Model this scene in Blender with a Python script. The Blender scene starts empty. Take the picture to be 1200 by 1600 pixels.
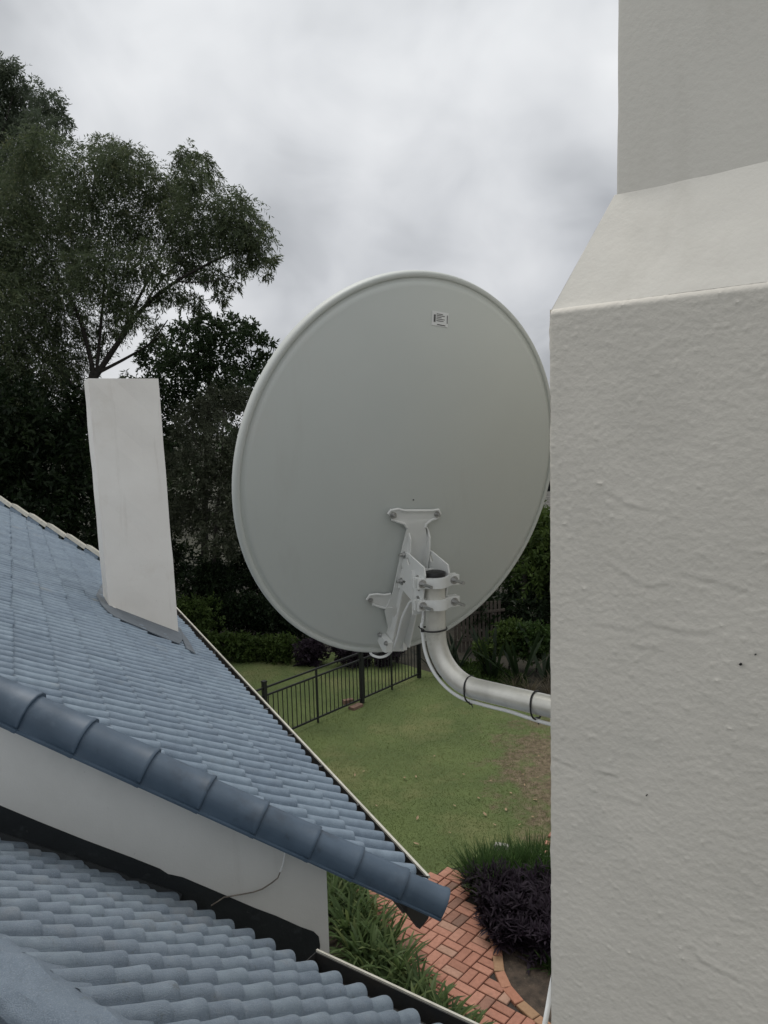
import bpy, math, random
import numpy as np
from mathutils import Vector, Matrix, noise as mnoise
from mathutils.geometry import tessellate_polygon
random.seed(7); rng = np.random.default_rng(7)
scene = bpy.context.scene
COL = scene.collection

# ------------------------------------------------------------------ camera
EYE = 5.8
PITCH, ROLL, FPX = math.radians(6.5), 0.0265, 1200.0
FW = np.array([0, math.cos(PITCH), -math.sin(PITCH)])
_r0 = np.array([1., 0, 0]); _u0 = np.array([0, math.sin(PITCH), math.cos(PITCH)])
RT = _r0*math.cos(ROLL) - _u0*math.sin(ROLL)
UP = _u0*math.cos(ROLL) + _r0*math.sin(ROLL)
CAM = np.array([0, 0, EYE])
cd = bpy.data.cameras.new('camera'); cam = bpy.data.objects.new('camera', cd); COL.objects.link(cam)
cd.sensor_fit = 'VERTICAL'; cd.sensor_height = 36; cd.lens = 27.0; cd.clip_start = 0.05; cd.clip_end = 2000
m = Matrix.Identity(4)
for i in range(3):
    m[i][0] = RT[i]; m[i][1] = UP[i]; m[i][2] = -FW[i]; m[i][3] = CAM[i]
cam.matrix_world = m
scene.camera = cam

# ------------------------------------------------------------------ sky, sun, exposure
SUN_EL, SUN_HEAD = math.radians(64), math.radians(-35)      # heading clockwise from +Y
world = bpy.data.worlds.new('World'); scene.world = world; world.use_nodes = True
nt = world.node_tree; nt.nodes.clear()
def N(tree, typ, **kw):
    n = tree.nodes.new(typ)
    for k, v in kw.items():
        if k == 'ins':
            for a, b in v.items(): n.inputs[a].default_value = b
        else: setattr(n, k, v)
    return n
W = lambda t, **k: N(nt, t, **k)
lk = nt.links.new
sky = W('ShaderNodeTexSky', sky_type='NISHITA', sun_disc=False, sun_elevation=SUN_EL, sun_rotation=SUN_HEAD)
bg1 = W('ShaderNodeBackground', ins={'Strength': 0.06}); lk(sky.outputs[0], bg1.inputs[0])
tc = W('ShaderNodeTexCoord'); sep = W('ShaderNodeSeparateXYZ'); lk(tc.outputs['Generated'], sep.inputs[0])
den = W('ShaderNodeMath', operation='ADD', ins={1: 0.55}); lk(sep.outputs[2], den.inputs[0])
mx = W('ShaderNodeMath', operation='MAXIMUM', ins={1: 0.08}); lk(den.outputs[0], mx.inputs[0])
dv = W('ShaderNodeVectorMath', operation='DIVIDE'); lk(tc.outputs['Generated'], dv.inputs[0])
cmb = W('ShaderNodeCombineXYZ', ins={2: 1.0}); lk(mx.outputs[0], cmb.inputs[0]); lk(mx.outputs[0], cmb.inputs[1]); lk(cmb.outputs[0], dv.inputs[1])
mp = W('ShaderNodeMapping'); mp.inputs['Location'].default_value = (3.2, 1.4, 0); mp.inputs['Scale'].default_value = (1.0, 0.85, 0.15); lk(dv.outputs[0], mp.inputs[0])
n1 = W('ShaderNodeTexNoise', ins={'Scale': 2.0, 'Detail': 4.0, 'Roughness': 0.45, 'Distortion': 0.3}); lk(mp.outputs[0], n1.inputs['Vector'])
n2 = W('ShaderNodeTexNoise', ins={'Scale': 5.5, 'Detail': 4.0, 'Roughness': 0.5, 'Distortion': 0.5}); lk(mp.outputs[0], n2.inputs['Vector'])
mixn = W('ShaderNodeMix', ins={'Factor': 0.26}); lk(n1.outputs['Fac'], mixn.inputs['A']); lk(n2.outputs['Fac'], mixn.inputs['B'])
mr = W('ShaderNodeMapRange', ins={'From Min': 0.36, 'From Max': 0.63, 'To Min': 0.0, 'To Max': 1.0}); lk(mixn.outputs[0], mr.inputs[0])
elev = W('ShaderNodeMapRange', ins={'From Min': -0.05, 'From Max': 0.55, 'To Min': 0.0, 'To Max': 1.0}); lk(sep.outputs[2], elev.inputs[0])
cr = W('ShaderNodeValToRGB'); lk(mr.outputs[0], cr.inputs[0])
cr.color_ramp.elements[0].color = (0.43, 0.445, 0.465, 1); cr.color_ramp.elements[1].color = (0.87, 0.88, 0.89, 1)
el = cr.color_ramp.elements.new(0.5); el.color = (0.675, 0.69, 0.71, 1)
er = W('ShaderNodeValToRGB'); lk(elev.outputs[0], er.inputs[0])
er.color_ramp.elements[0].color = (0.82, 0.82, 0.84, 1); er.color_ramp.elements[1].color = (1.18, 1.18, 1.17, 1)
e2 = er.color_ramp.elements.new(0.42); e2.color = (0.87, 0.87, 0.88, 1)
mul = W('ShaderNodeMix', data_type='RGBA', blend_type='MULTIPLY', ins={'Factor': 1.0}); lk(cr.outputs[0], mul.inputs['A']); lk(er.outputs[0], mul.inputs['B'])
bg2 = W('ShaderNodeBackground', ins={'Strength': 1.0}); lk(mul.outputs['Result'], bg2.inputs[0])
ms = W('ShaderNodeMixShader', ins={0: 0.93}); lk(bg1.outputs[0], ms.inputs[1]); lk(bg2.outputs[0], ms.inputs[2])
out = W('ShaderNodeOutputWorld'); lk(ms.outputs[0], out.inputs[0])
sl = bpy.data.lights.new('sun', 'SUN'); sl.energy = 1.3; sl.angle = math.radians(32); sl.color = (1, 0.96, 0.9)
so = bpy.data.objects.new('sun', sl); COL.objects.link(so)
sd = Vector((math.sin(SUN_HEAD)*math.cos(SUN_EL), math.cos(SUN_HEAD)*math.cos(SUN_EL), math.sin(SUN_EL)))
so.rotation_euler = sd.to_track_quat('Z', 'Y').to_euler(); so.location = (0, -10, 20)
vs = scene.view_settings
vs.view_transform = 'Standard'; vs.look = 'None'; vs.gamma = 1; vs.use_curve_mapping = False; vs.exposure = 0.1

# ------------------------------------------------------------------ helpers
def ray(x, y): return FW + RT*(x-600)/FPX - UP*(y-800)/FPX
def at(x, y, d): return CAM + ray(x, y)*d
def on_plane(x, y, p0, n):
    d = ray(x, y); return CAM + d*(((p0-CAM)@n)/(d@n))
def on_z(x, y, z=0.0): return on_plane(x, y, np.array([0, 0, z]), np.array([0, 0, 1.]))
def proj(p):
    v = np.asarray(p)-CAM; z = v@FW; return 600+FPX*(v@RT)/z, 800-FPX*(v@UP)/z
def hd(a): a = math.radians(a); return np.array([math.sin(a), math.cos(a), 0.])
Z = np.array([0, 0, 1.])
def nrm(v): v = np.asarray(v, float); return v/np.linalg.norm(v)

ORI = {}
def tag(o, label=None, cat=None, group=None, kind=None):
    if label: o['label'] = label
    if cat: o['category'] = cat
    if group: o['group'] = group
    if kind: o['kind'] = kind
    return o
def empty(name, loc, label, cat, group=None):
    o = bpy.data.objects.new(name, None); COL.objects.link(o); o.location = tuple(loc); o.empty_display_size = .1
    ORI[o.name] = np.array(loc, float); return tag(o, label, cat, group)
def link(me, name, mat, parent):
    o = bpy.data.objects.new(name, me); COL.objects.link(o)
    if mat: me.materials.append(mat)
    if parent: o.parent = parent
    return o
def build(name, V, F, mat, parent=None, smooth=True, origin=None):
    """V in world coordinates; the mesh is stored relative to its thing's origin."""
    V = np.asarray(V, float)
    if parent is not None: org = ORI[parent.name]
    else: org = np.array(origin if origin is not None else (0, 0, 0), float)
    me = bpy.data.meshes.new(name)
    me.from_pydata((V-org).tolist(), [], F); me.update()
    if smooth:
        me.polygons.foreach_set('use_smooth', [True]*len(me.polygons))
        try: me.set_sharp_from_angle(angle=math.radians(38))
        except Exception: pass
    o = link(me, name, mat, parent)
    if parent is None: o.location = tuple(org)
    ORI[o.name] = org
    return o
class MB:
    def __init__(s): s.V = []; s.F = []
    def add(s, V, F):
        b = len(s.V); s.V += [tuple(map(float, v)) for v in V]; s.F += [tuple(i+b for i in f) for f in F]; return s
    def box(s, c, ax, hx, ay, hy, az, hz, bev=0.0):
        c = np.asarray(c, float); ax, ay, az = map(np.asarray, (ax, ay, az))
        if bev <= 0:
            V = [c+ax*hx*i+ay*hy*j+az*hz*k for k in (-1, 1) for j in (-1, 1) for i in (-1, 1)]
            F = [(0, 2, 3, 1), (4, 5, 7, 6), (0, 1, 5, 4), (2, 6, 7, 3), (0, 4, 6, 2), (1, 3, 7, 5)]
            return s.add(V, F)
        pts = [(-hx+bev, -hy), (hx-bev, -hy), (hx, -hy+bev), (hx, hy-bev), (hx-bev, hy), (-hx+bev, hy), (-hx, hy-bev), (-hx, -hy+bev)]
        V = []
        for zz, sc in ((-hz, 1-bev/max(hx, hy)), (-hz+bev, 1), (hz-bev, 1), (hz, 1-bev/max(hx, hy))):
            V += [c+ax*x*sc+ay*y*sc+az*zz for x, y in pts]
        F = [tuple(range(7, -1, -1)), tuple(range(24, 32))]
        for r in range(3):
            for i in range(8): F.append((r*8+i, r*8+(i+1) % 8, r*8+8+(i+1) % 8, r*8+8+i))
        return s.add(V, F)
    def tube(s, P, R, seg=12, cap=True):
        P = [np.asarray(p, float) for p in P]; n = len(P)
        if np.isscalar(R): R = [R]*n
        T = [nrm(P[min(i+1, n-1)]-P[max(i-1, 0)]) for i in range(n)]
        a = np.array([0, 0, 1.]) if abs(T[0][2]) < .9 else np.array([1., 0, 0])
        u = nrm(np.cross(T[0], a)); V = []; F = []
        for i in range(n):
            u = nrm(u-T[i]*(u@T[i])); v = np.cross(T[i], u)
            for k in range(seg):
                an = 2*math.pi*k/seg; V.append(P[i]+(u*math.cos(an)+v*math.sin(an))*R[i])
        for i in range(n-1):
            for k in range(seg):
                F.append((i*seg+k, i*seg+(k+1) % seg, (i+1)*seg+(k+1) % seg, (i+1)*seg+k))
        if cap: F += [tuple(range(seg-1, -1, -1)), tuple((n-1)*seg+k for k in range(seg))]
        return s.add(V, F)
    def plate(s, outer, thick, nv, holes=()):
        """flat plate from a 3-D outline (with holes), thickness along nv"""
        loops = [list(map(np.asarray, outer))]+[list(map(np.asarray, h)) for h in holes]
        flat = [p for l in loops for p in l]; n = len(flat); nv = np.asarray(nv)
        tris = tessellate_polygon([[Vector(p) for p in l] for l in loops])
        V = flat+[p+nv*thick for p in flat]
        F = [tuple(t) for t in tris]+[(t[2]+n, t[1]+n, t[0]+n) for t in tris]
        b = 0
        for l in loops:
            k = len(l)
            for i in range(k): F.append((b+i, b+(i+1) % k, n+b+(i+1) % k, n+b+i))
            b += k
        return s.add(V, F)
    def sweep(s, path, prof, ax, ay, closed=True, scale=None):
        """profile (list of 2-D points in ax, ay) moved along path points"""
        k = len(prof); V = []; F = []
        for i, p in enumerate(path):
            sc = scale[i] if scale is not None else 1
            V += [np.asarray(p)+np.asarray(ax)*a*sc+np.asarray(ay)*b*sc for a, b in prof]
        r = k if closed else k-1
        for i in range(len(path)-1):
            for j in range(r): F.append((i*k+j, i*k+(j+1) % k, (i+1)*k+(j+1) % k, (i+1)*k+j))
        if closed: F += [tuple(range(k-1, -1, -1)), tuple((len(path)-1)*k+j for j in range(k))]
        return s.add(V, F)
    def build(s, name, mat, parent=None, smooth=True, origin=None): return build(name, s.V, s.F, mat, parent, smooth, origin)

def grid_faces(nr, nc, b=0):
    i = np.arange(nr-1)[:, None]*nc+np.arange(nc-1)[None, :]+b
    return np.stack([i, i+1, i+nc+1, i+nc], -1).reshape(-1, 4)
def quads(name, V, mat, parent=None, var=None, origin=None, smooth=False, per=4, F=None):
    """fast mesh from arrays: V (n*per,3); one face per `per` vertices"""
    org = ORI[parent.name] if parent is not None else np.array(origin if origin is not None else (0, 0, 0), float)
    V = (np.asarray(V)-org).astype(np.float32); me = bpy.data.meshes.new(name)
    if F is None: F = np.arange(len(V)).reshape(-1, per)
    F = np.asarray(F); nf, per = F.shape
    me.vertices.add(len(V)); me.vertices.foreach_set('co', V.ravel())
    me.loops.add(nf*per); me.loops.foreach_set('vertex_index', F.ravel().astype(np.int32))
    me.polygons.add(nf); me.polygons.foreach_set('loop_start', (np.arange(nf)*per).astype(np.int32))
    me.update(calc_edges=True)
    if smooth: me.polygons.foreach_set('use_smooth', np.ones(nf, bool))
    if var is not None:
        at_ = me.attributes.new('var', 'FLOAT', 'FACE'); at_.data.foreach_set('value', np.asarray(var, np.float32))
    o = link(me, name, mat, parent)
    if parent is None: o.location = tuple(org)
    ORI[o.name] = org
    return o

# ------------------------------------------------------------------ materials
def material(name, col, rough=.7, metal=0., var=.0, scale=8., col2=None, bump=0., bscale=60., attr=None, attr_cols=None, detail=6, spec=None, blotch=None, bump2=None):
    """col blended towards col2 by noise; optional per-face attribute tint; bump from noise"""
    mt = bpy.data.materials.new(name); mt.use_nodes = True; t = mt.node_tree; L = t.links.new
    b = t.nodes['Principled BSDF']; b.inputs['Roughness'].default_value = rough; b.inputs['Metallic'].default_value = metal
    if spec is not None: b.inputs['Specular IOR Level'].default_value = spec
    tc = t.nodes.new('ShaderNodeTexCoord')
    c4 = lambda c: (c[0], c[1], c[2], 1)
    src = None
    if col2 is None: col2 = tuple(x*(1-var) for x in col)
    ns = N(t, 'ShaderNodeTexNoise', ins={'Scale': scale, 'Detail': float(detail), 'Roughness': .6}); L(tc.outputs['Object'], ns.inputs['Vector'])
    rp = t.nodes.new('ShaderNodeValToRGB'); L(ns.outputs['Fac'], rp.inputs[0])
    rp.color_ramp.elements[0].position = .35; rp.color_ramp.elements[1].position = .66
    rp.color_ramp.elements[0].color = c4(col2); rp.color_ramp.elements[1].color = c4(col)
    src = rp.outputs[0]
    if attr:
        an = t.nodes.new('ShaderNodeAttribute'); an.attribute_name = attr
        r2 = t.nodes.new('ShaderNodeValToRGB'); L(an.outputs['Fac'], r2.inputs[0])
        els = r2.color_ramp.elements
        els[0].position = 0; els[0].color = c4(attr_cols[0]); els[1].position = 1; els[1].color = c4(attr_cols[-1])
        for i, c in list(enumerate(attr_cols))[1:-1]:
            e = els.new(i/(len(attr_cols)-1)); e.color = c4(c)
        mm = N(t, 'ShaderNodeMix', data_type='RGBA', blend_type='MULTIPLY', ins={'Factor': 1.0}); L(src, mm.inputs['A']); L(r2.outputs[0], mm.inputs['B'])
        src = mm.outputs['Result']
    for bl in (blotch or []):
        sc, lo, hi, cc, am = bl[:5]
        bn = N(t, 'ShaderNodeTexNoise', ins={'Scale': sc, 'Detail': 5.0, 'Roughness': .65})
        if len(bl) > 5:
            mpn = N(t, 'ShaderNodeMapping'); mpn.inputs['Scale'].default_value = bl[5]; L(tc.outputs['Object'], mpn.inputs[0]); L(mpn.outputs[0], bn.inputs['Vector'])
        else: L(tc.outputs['Object'], bn.inputs['Vector'])
        br = N(t, 'ShaderNodeMapRange', ins={'From Min': lo, 'From Max': hi, 'To Min': 0., 'To Max': am}); L(bn.outputs['Fac'], br.inputs[0])
        bm_ = N(t, 'ShaderNodeMix', data_type='RGBA', ins={'B': c4(cc)}); L(br.outputs[0], bm_.inputs['Factor']); L(src, bm_.inputs['A']); src = bm_.outputs['Result']
    L(src, b.inputs['Base Color'])
    if bump:
        bn = N(t, 'ShaderNodeTexNoise', ins={'Scale': bscale, 'Detail': 5.0, 'Roughness': .6}); L(tc.outputs['Object'], bn.inputs['Vector'])
        bp = N(t, 'ShaderNodeBump', ins={'Strength': bump, 'Distance': .01}); L(bn.outputs['Fac'], bp.inputs['Height'])
        L(bp.outputs[0], b.inputs['Normal'])
    return mt
def leaf_mat(name, cols, rough=.6, trans=.32):
    mt = material(name, (1, 1, 1), rough, col2=(.75, .78, .7), scale=.9, attr='var', attr_cols=cols, detail=3, spec=.3)
    t = mt.node_tree; b = t.nodes['Principled BSDF']; b.inputs['Specular IOR Level'].default_value = .16
    tr = N(t, 'ShaderNodeBsdfTranslucent'); mxs = N(t, 'ShaderNodeMixShader', ins={0: trans})
    sc_ = b.inputs['Base Color'].links[0].from_socket; hs = N(t, 'ShaderNodeHueSaturation', ins={'Value': 1.5, 'Saturation': 1.05}); t.links.new(sc_, hs.inputs['Color']); t.links.new(hs.outputs[0], tr.inputs[0])
    t.links.new(b.outputs[0], mxs.inputs[1]); t.links.new(tr.outputs[0], mxs.inputs[2]); t.links.new(mxs.outputs[0], t.nodes['Material Output'].inputs[0])
    return mt

M = {}
M['tile'] = material('roof_tile_paint', (.195, .25, .31), .48, col2=(.14, .184, .234), scale=14, bump=.28, bscale=160, attr='var', attr_cols=[(.84, .86, .88), (1, 1, 1), (1.08, 1.08, 1.06)],
                     blotch=[(2.2, .62, .75, (.23, .24, .23), .5), (60, .66, .74, (.06, .07, .075), .45), (120, .54, .66, (.25, .31, .37), .35), (11, .6, .72, (.12, .15, .18), .5), (3.1, .68, .78, (.25, .23, .16), .5)])
M['tile_near'] = material('weathered_roof_tile', (.215, .265, .32), .55, col2=(.16, .203, .252), scale=12, bump=.8, bscale=260, attr='var', attr_cols=[(.82, .84, .86), (1, 1, 1), (1.1, 1.1, 1.07)],
                     blotch=[(2.6, .56, .72, (.27, .285, .295), .7), (70, .64, .72, (.08, .085, .09), .6), (4, .66, .76, (.2, .17, .17), .35), (230, .50, .62, (.31, .35, .39), .45), (150, .60, .68, (.10, .115, .13), .55), (18, .62, .7, (.12, .135, .14), .5)])
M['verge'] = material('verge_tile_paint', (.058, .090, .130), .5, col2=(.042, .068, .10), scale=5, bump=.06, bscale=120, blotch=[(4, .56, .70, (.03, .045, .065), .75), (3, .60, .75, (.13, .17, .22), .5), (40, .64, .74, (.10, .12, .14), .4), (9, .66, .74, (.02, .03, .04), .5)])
M['plaster'] = material('white_wall_paint', (.70, .695, .665), .85, col2=(.65, .645, .615), scale=3, bump=.12, bscale=90, blotch=[(30, .69, .76, (.3, .29, .27), .5), (1.6, .6, .75, (.58, .575, .55), .5), (7, .58, .74, (.50, .49, .455), .45, (1, 1, .09))])
M['plaster_chim'] = material('chimney_wall_paint', (.85, .82, .765), .85, col2=(.80, .765, .71), scale=2, bump=.08, bscale=40, blotch=[(1.8, .58, .75, (.70, .65, .57), .6), (8, .58, .74, (.60, .56, .50), .5, (1, 1, .09)), (45, .68, .75, (.4, .37, .33), .5)])
M['stucco'] = material('rough_stucco_paint', (.735, .70, .63), .88, col2=(.69, .658, .592), scale=5, bump=.2, bscale=130, blotch=[(2.4, .55, .75, (.60, .585, .53), .6), (150, .73, .77, (.2, .19, .17), .5), (5, .58, .75, (.57, .56, .51), .5, (1, 1, .09))])
M['stucco_smooth'] = material('smooth_stucco_paint', (.76, .735, .67), .85, col2=(.72, .695, .635), scale=3, bump=.12, bscale=70, blotch=[(120, .71, .76, (.25, .24, .2), .6), (6, .56, .74, (.60, .575, .51), .5, (1, 1, .15)), (2., .55, .75, (.66, .63, .57), .6)])
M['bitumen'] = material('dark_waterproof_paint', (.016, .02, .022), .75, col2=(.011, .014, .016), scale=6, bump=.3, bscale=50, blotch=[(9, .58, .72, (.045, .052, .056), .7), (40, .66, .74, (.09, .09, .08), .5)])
M['leadgrey'] = material('grey_flashing_paint', (.13, .15, .17), .7, col2=(.10, .117, .135), scale=10, bump=.2, bscale=60)
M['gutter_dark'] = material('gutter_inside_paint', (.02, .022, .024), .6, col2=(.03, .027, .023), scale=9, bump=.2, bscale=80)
M['debris'] = material('gutter_debris', (.13, .105, .08), .95, col2=(.04, .035, .03), scale=26, bump=.9, bscale=90)
M['cream'] = material('cream_metal_paint', (.55, .53, .46), .5, col2=(.42, .40, .34), scale=14)
M['dish'] = material('dish_paint', (.575, .60, .572), .5, col2=(.55, .577, .55), scale=2.5, bump=.015, bscale=300, blotch=[(2.2, .55, .75, (.60, .58, .54), .6), (7, .58, .74, (.48, .49, .46), .4, (1, 1, .09)), (60, .68, .76, (.44, .44, .42), .4)])
M['dish_br'] = material('bracket_paint', (.78, .79, .77), .42, col2=(.73, .74, .72), scale=12)
M['galv'] = material('galvanised_steel', (.72, .71, .65), .36, .4, col2=(.58, .57, .52), scale=22, bump=.05, bscale=60, blotch=[(9, .58, .7, (.36, .345, .29), .7)])
M['zinc'] = material('zinc_bolt', (.55, .55, .54), .35, .9, var=.25, scale=60)
M['black'] = material('black_plastic', (.012, .012, .013), .5, var=.3)
M['cable'] = material('white_cable_sheath', (.80, .81, .80), .45, col2=(.74, .75, .74), scale=9)
M['paper'] = material('white_sticker', (.72, .73, .72), .5, var=.04)
M['ink'] = material('grey_print', (.09, .09, .09), .6, var=.2)
M['fence'] = material('black_fence_paint', (.010, .011, .012), .5, var=.2, scale=10)
M['brick'] = material('clay_paver', (1, 1, 1), .85, col2=(.82, .8, .78), scale=24, bump=.5, bscale=120, attr='var', attr_cols=[(.20, .13, .10), (.37, .175, .12), (.43, .20, .138), (.48, .235, .165), (.40, .27, .20)], blotch=[(5, .58, .75, (.15, .10, .075), .5)])
M['edgebrick'] = material('edging_paver', (1, 1, 1), .85, col2=(.85, .82, .8), scale=24, bump=.5, bscale=120, attr='var', attr_cols=[(.40, .18, .115), (.43, .22, .14), (.35, .22, .125)])
M['oldbrick'] = material('old_clay_block', (.20, .12, .085), .9, col2=(.13, .085, .06), scale=20, bump=.4, bscale=80)
M['joint'] = material('path_joint_sand', (.05, .04, .032), .95, col2=(.03, .026, .022), scale=30, bump=.6, bscale=80)
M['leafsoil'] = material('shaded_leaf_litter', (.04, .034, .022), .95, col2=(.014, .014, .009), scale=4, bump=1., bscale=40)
M['soil'] = material('bed_soil', (.085, .062, .045), .95, col2=(.035, .027, .02), scale=9, bump=1., bscale=60, blotch=[(20, .6, .7, (.16, .13, .09), .6)])
M['lawn'] = material('lawn_turf', (.105, .138, .042), .95, col2=(.072, .10, .03), scale=.9, bump=.8, bscale=40, blotch=[(.55, .52, .7, (.165, .162, .066), .75), (14, .6, .72, (.17, .15, .075), .4), (6, .62, .7, (.055, .072, .024), .6)])
M['baresoil'] = material('worn_turf', (.115, .09, .05), .95, col2=(.075, .068, .032), scale=3.5, bump=.9, bscale=50, blotch=[(9, .58, .68, (.17, .13, .085), .6), (3, .55, .66, (.07, .075, .028), .8)])
M['ground'] = material('garden_ground', (.05, .05, .03), .95, col2=(.03, .03, .02), scale=.6, bump=.5, bscale=10)
M['bark'] = material('tree_bark', (.035, .029, .024), .9, col2=(.018, .016, .014), scale=9, bump=.9, bscale=25)
M['picket'] = material('weathered_timber', (.075, .06, .048), .85, col2=(.045, .038, .03), scale=12, bump=.3, bscale=60)
M['whitebrick'] = material('painted_brick', (.62, .60, .55), .85, col2=(.5, .48, .44), scale=12, bump=.2, bscale=60)
M['mortar'] = material('brick_mortar', (.2, .19, .17), .9, var=.3, scale=20)
M['farroof'] = material('far_roof_tile', (.15, .10, .085), .8, var=.4, scale=5)
M['glass'] = material('dark_window_glass', (.02, .022, .025), .15, var=.2)
M['wire'] = material('weathered_wire', (.26, .23, .19), .6, col2=(.12, .10, .085), scale=30)
M['deadleaf'] = material('dry_leaf', (.36, .27, .16), .8, col2=(.24, .16, .09), scale=20)
M['stone'] = material('pale_edging_stone', (.34, .325, .29), .85, col2=(.25, .24, .21), scale=20, bump=.4, bscale=60)
M['grass'] = leaf_mat('grass_blade', [(.085, .115, .034), (.115, .148, .045), (.15, .165, .06), (.22, .20, .105)])
M['acacia'] = leaf_mat('feathery_leaf', [(.055, .072, .044), (.085, .108, .062), (.11, .135, .075), (.15, .158, .085)])  # greens lightened, with lens haze put into the leaf colour
M['tallleaf'] = leaf_mat('tall_tree_leaf', [(.06, .078, .055), (.09, .112, .078), (.115, .138, .09)])  # paler greens carry the lens haze over the treetop
M['conifer'] = leaf_mat('conifer_needles', [(.026, .042, .022), (.042, .065, .032), (.062, .088, .043)])
M['olive'] = leaf_mat('olive_grey_leaf', [(.035, .042, .027), (.07, .078, .053), (.10, .108, .077)])
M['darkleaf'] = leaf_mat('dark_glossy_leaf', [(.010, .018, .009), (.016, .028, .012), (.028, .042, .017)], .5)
M['hedge'] = leaf_mat('shrub_leaf', [(.03, .052, .014), (.055, .085, .022), (.085, .12, .034)])
M['green'] = leaf_mat('fresh_green_leaf', [(.02, .04, .011), (.04, .072, .02), (.065, .10, .03)])
M['aga'] = leaf_mat('strap_leaf', [(.045, .075, .03), (.085, .13, .05), (.13, .18, .075), (.19, .22, .09)], .5)
M['tussock'] = leaf_mat('tussock_blade', [(.03, .06, .018), (.06, .11, .036), (.10, .16, .055)], .5)
M['purple'] = leaf_mat('purple_leaf', [(.016, .011, .017), (.034, .024, .036), (.06, .045, .062)], .65)
M['strel'] = leaf_mat('paddle_leaf', [(.009, .016, .009), (.016, .027, .013), (.03, .045, .023)], .4)
M['deadgrass'] = leaf_mat('dead_grass', [(.05, .04, .03), (.12, .10, .075), (.2, .17, .13)])

# ------------------------------------------------------------------ ground
def sheet(name, pts, z, mat, kind='structure'):
    V = [(p[0], p[1], z) for p in pts]
    o = build(name, V, [tuple(range(len(V)))], mat, smooth=False); tag(o, kind=kind); return o
sheet('ground', [(-400, -300), (400, -300), (400, 600), (-400, 600)], -.012, M['ground'])
sheet('lawn', [(-16, 3), (-.6, 8.6), (.72, 9.45), (1.2, 9.6), (4.6, 10.2), (9.5, 10.8), (9.5, 13.2), (5.2, 14.4), (3.4, 15.2), (1.6, 16.9), (.4, 18.2), (-1.2, 19.4), (-5.0, 19.7), (-9, 20), (-17, 19)], 0., M['lawn'])
def blob(cx, cy, rx, ry, n=28, seed=0, amp=.25):
    out = []
    for i in range(n):
        a = 2*math.pi*i/n; k = 1+amp*mnoise.noise(Vector((math.cos(a)*1.7+seed, math.sin(a)*1.7, seed*.37)))
        out.append((cx+rx*k*math.cos(a), cy+ry*k*math.sin(a)))
    return out
# worn brown ground towards the right of the lawn: part of the turf's own colouring
t = M['lawn'].node_tree; bsdf = t.nodes['Principled BSDF']; src = bsdf.inputs['Base Color'].links[0].from_socket
tcw = t.nodes.new('ShaderNodeTexCoord'); mpw = N(t, 'ShaderNodeMapping', vector_type='TEXTURE'); mpw.inputs['Location'].default_value = (3.1, 11.9, 0); mpw.inputs['Scale'].default_value = (1.55, 3.1, 1)
t.links.new(tcw.outputs['Object'], mpw.inputs[0]); ln_ = N(t, 'ShaderNodeVectorMath', operation='LENGTH'); t.links.new(mpw.outputs[0], ln_.inputs[0])
nw = N(t, 'ShaderNodeTexNoise', ins={'Scale': 2.2, 'Detail': 6.0, 'Roughness': .7}); t.links.new(tcw.outputs['Object'], nw.inputs['Vector'])
sm_ = N(t, 'ShaderNodeMath', operation='MULTIPLY_ADD', ins={1: -2.6, 2: 1.55}); t.links.new(nw.outputs['Fac'], sm_.inputs[0])
ad_ = N(t, 'ShaderNodeMath', operation='ADD'); t.links.new(ln_.outputs['Value'], ad_.inputs[0]); t.links.new(sm_.outputs[0], ad_.inputs[1])
mw = N(t, 'ShaderNodeMapRange', ins={'From Min': .75, 'From Max': 1.25, 'To Min': .95, 'To Max': 0.}); t.links.new(ad_.outputs[0], mw.inputs[0])
n2_ = N(t, 'ShaderNodeTexNoise', ins={'Scale': 9., 'Detail': 6.0, 'Roughness': .7}); t.links.new(tcw.outputs['Object'], n2_.inputs['Vector'])
r2_ = t.nodes.new('ShaderNodeValToRGB'); t.links.new(n2_.outputs['Fac'], r2_.inputs[0]); r2_.color_ramp.elements[0].position = .38; r2_.color_ramp.elements[1].position = .64
r2_.color_ramp.elements[0].color = (.075, .052, .03, 1); r2_.color_ramp.elements[1].color = (.19, .145, .095, 1)
mxw = N(t, 'ShaderNodeMix', data_type='RGBA'); t.links.new(mw.outputs[0], mxw.inputs['Factor']); t.links.new(src, mxw.inputs['A']); t.links.new(r2_.outputs[0], mxw.inputs['B']); t.links.new(mxw.outputs['Result'], bsdf.inputs['Base Color'])

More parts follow.
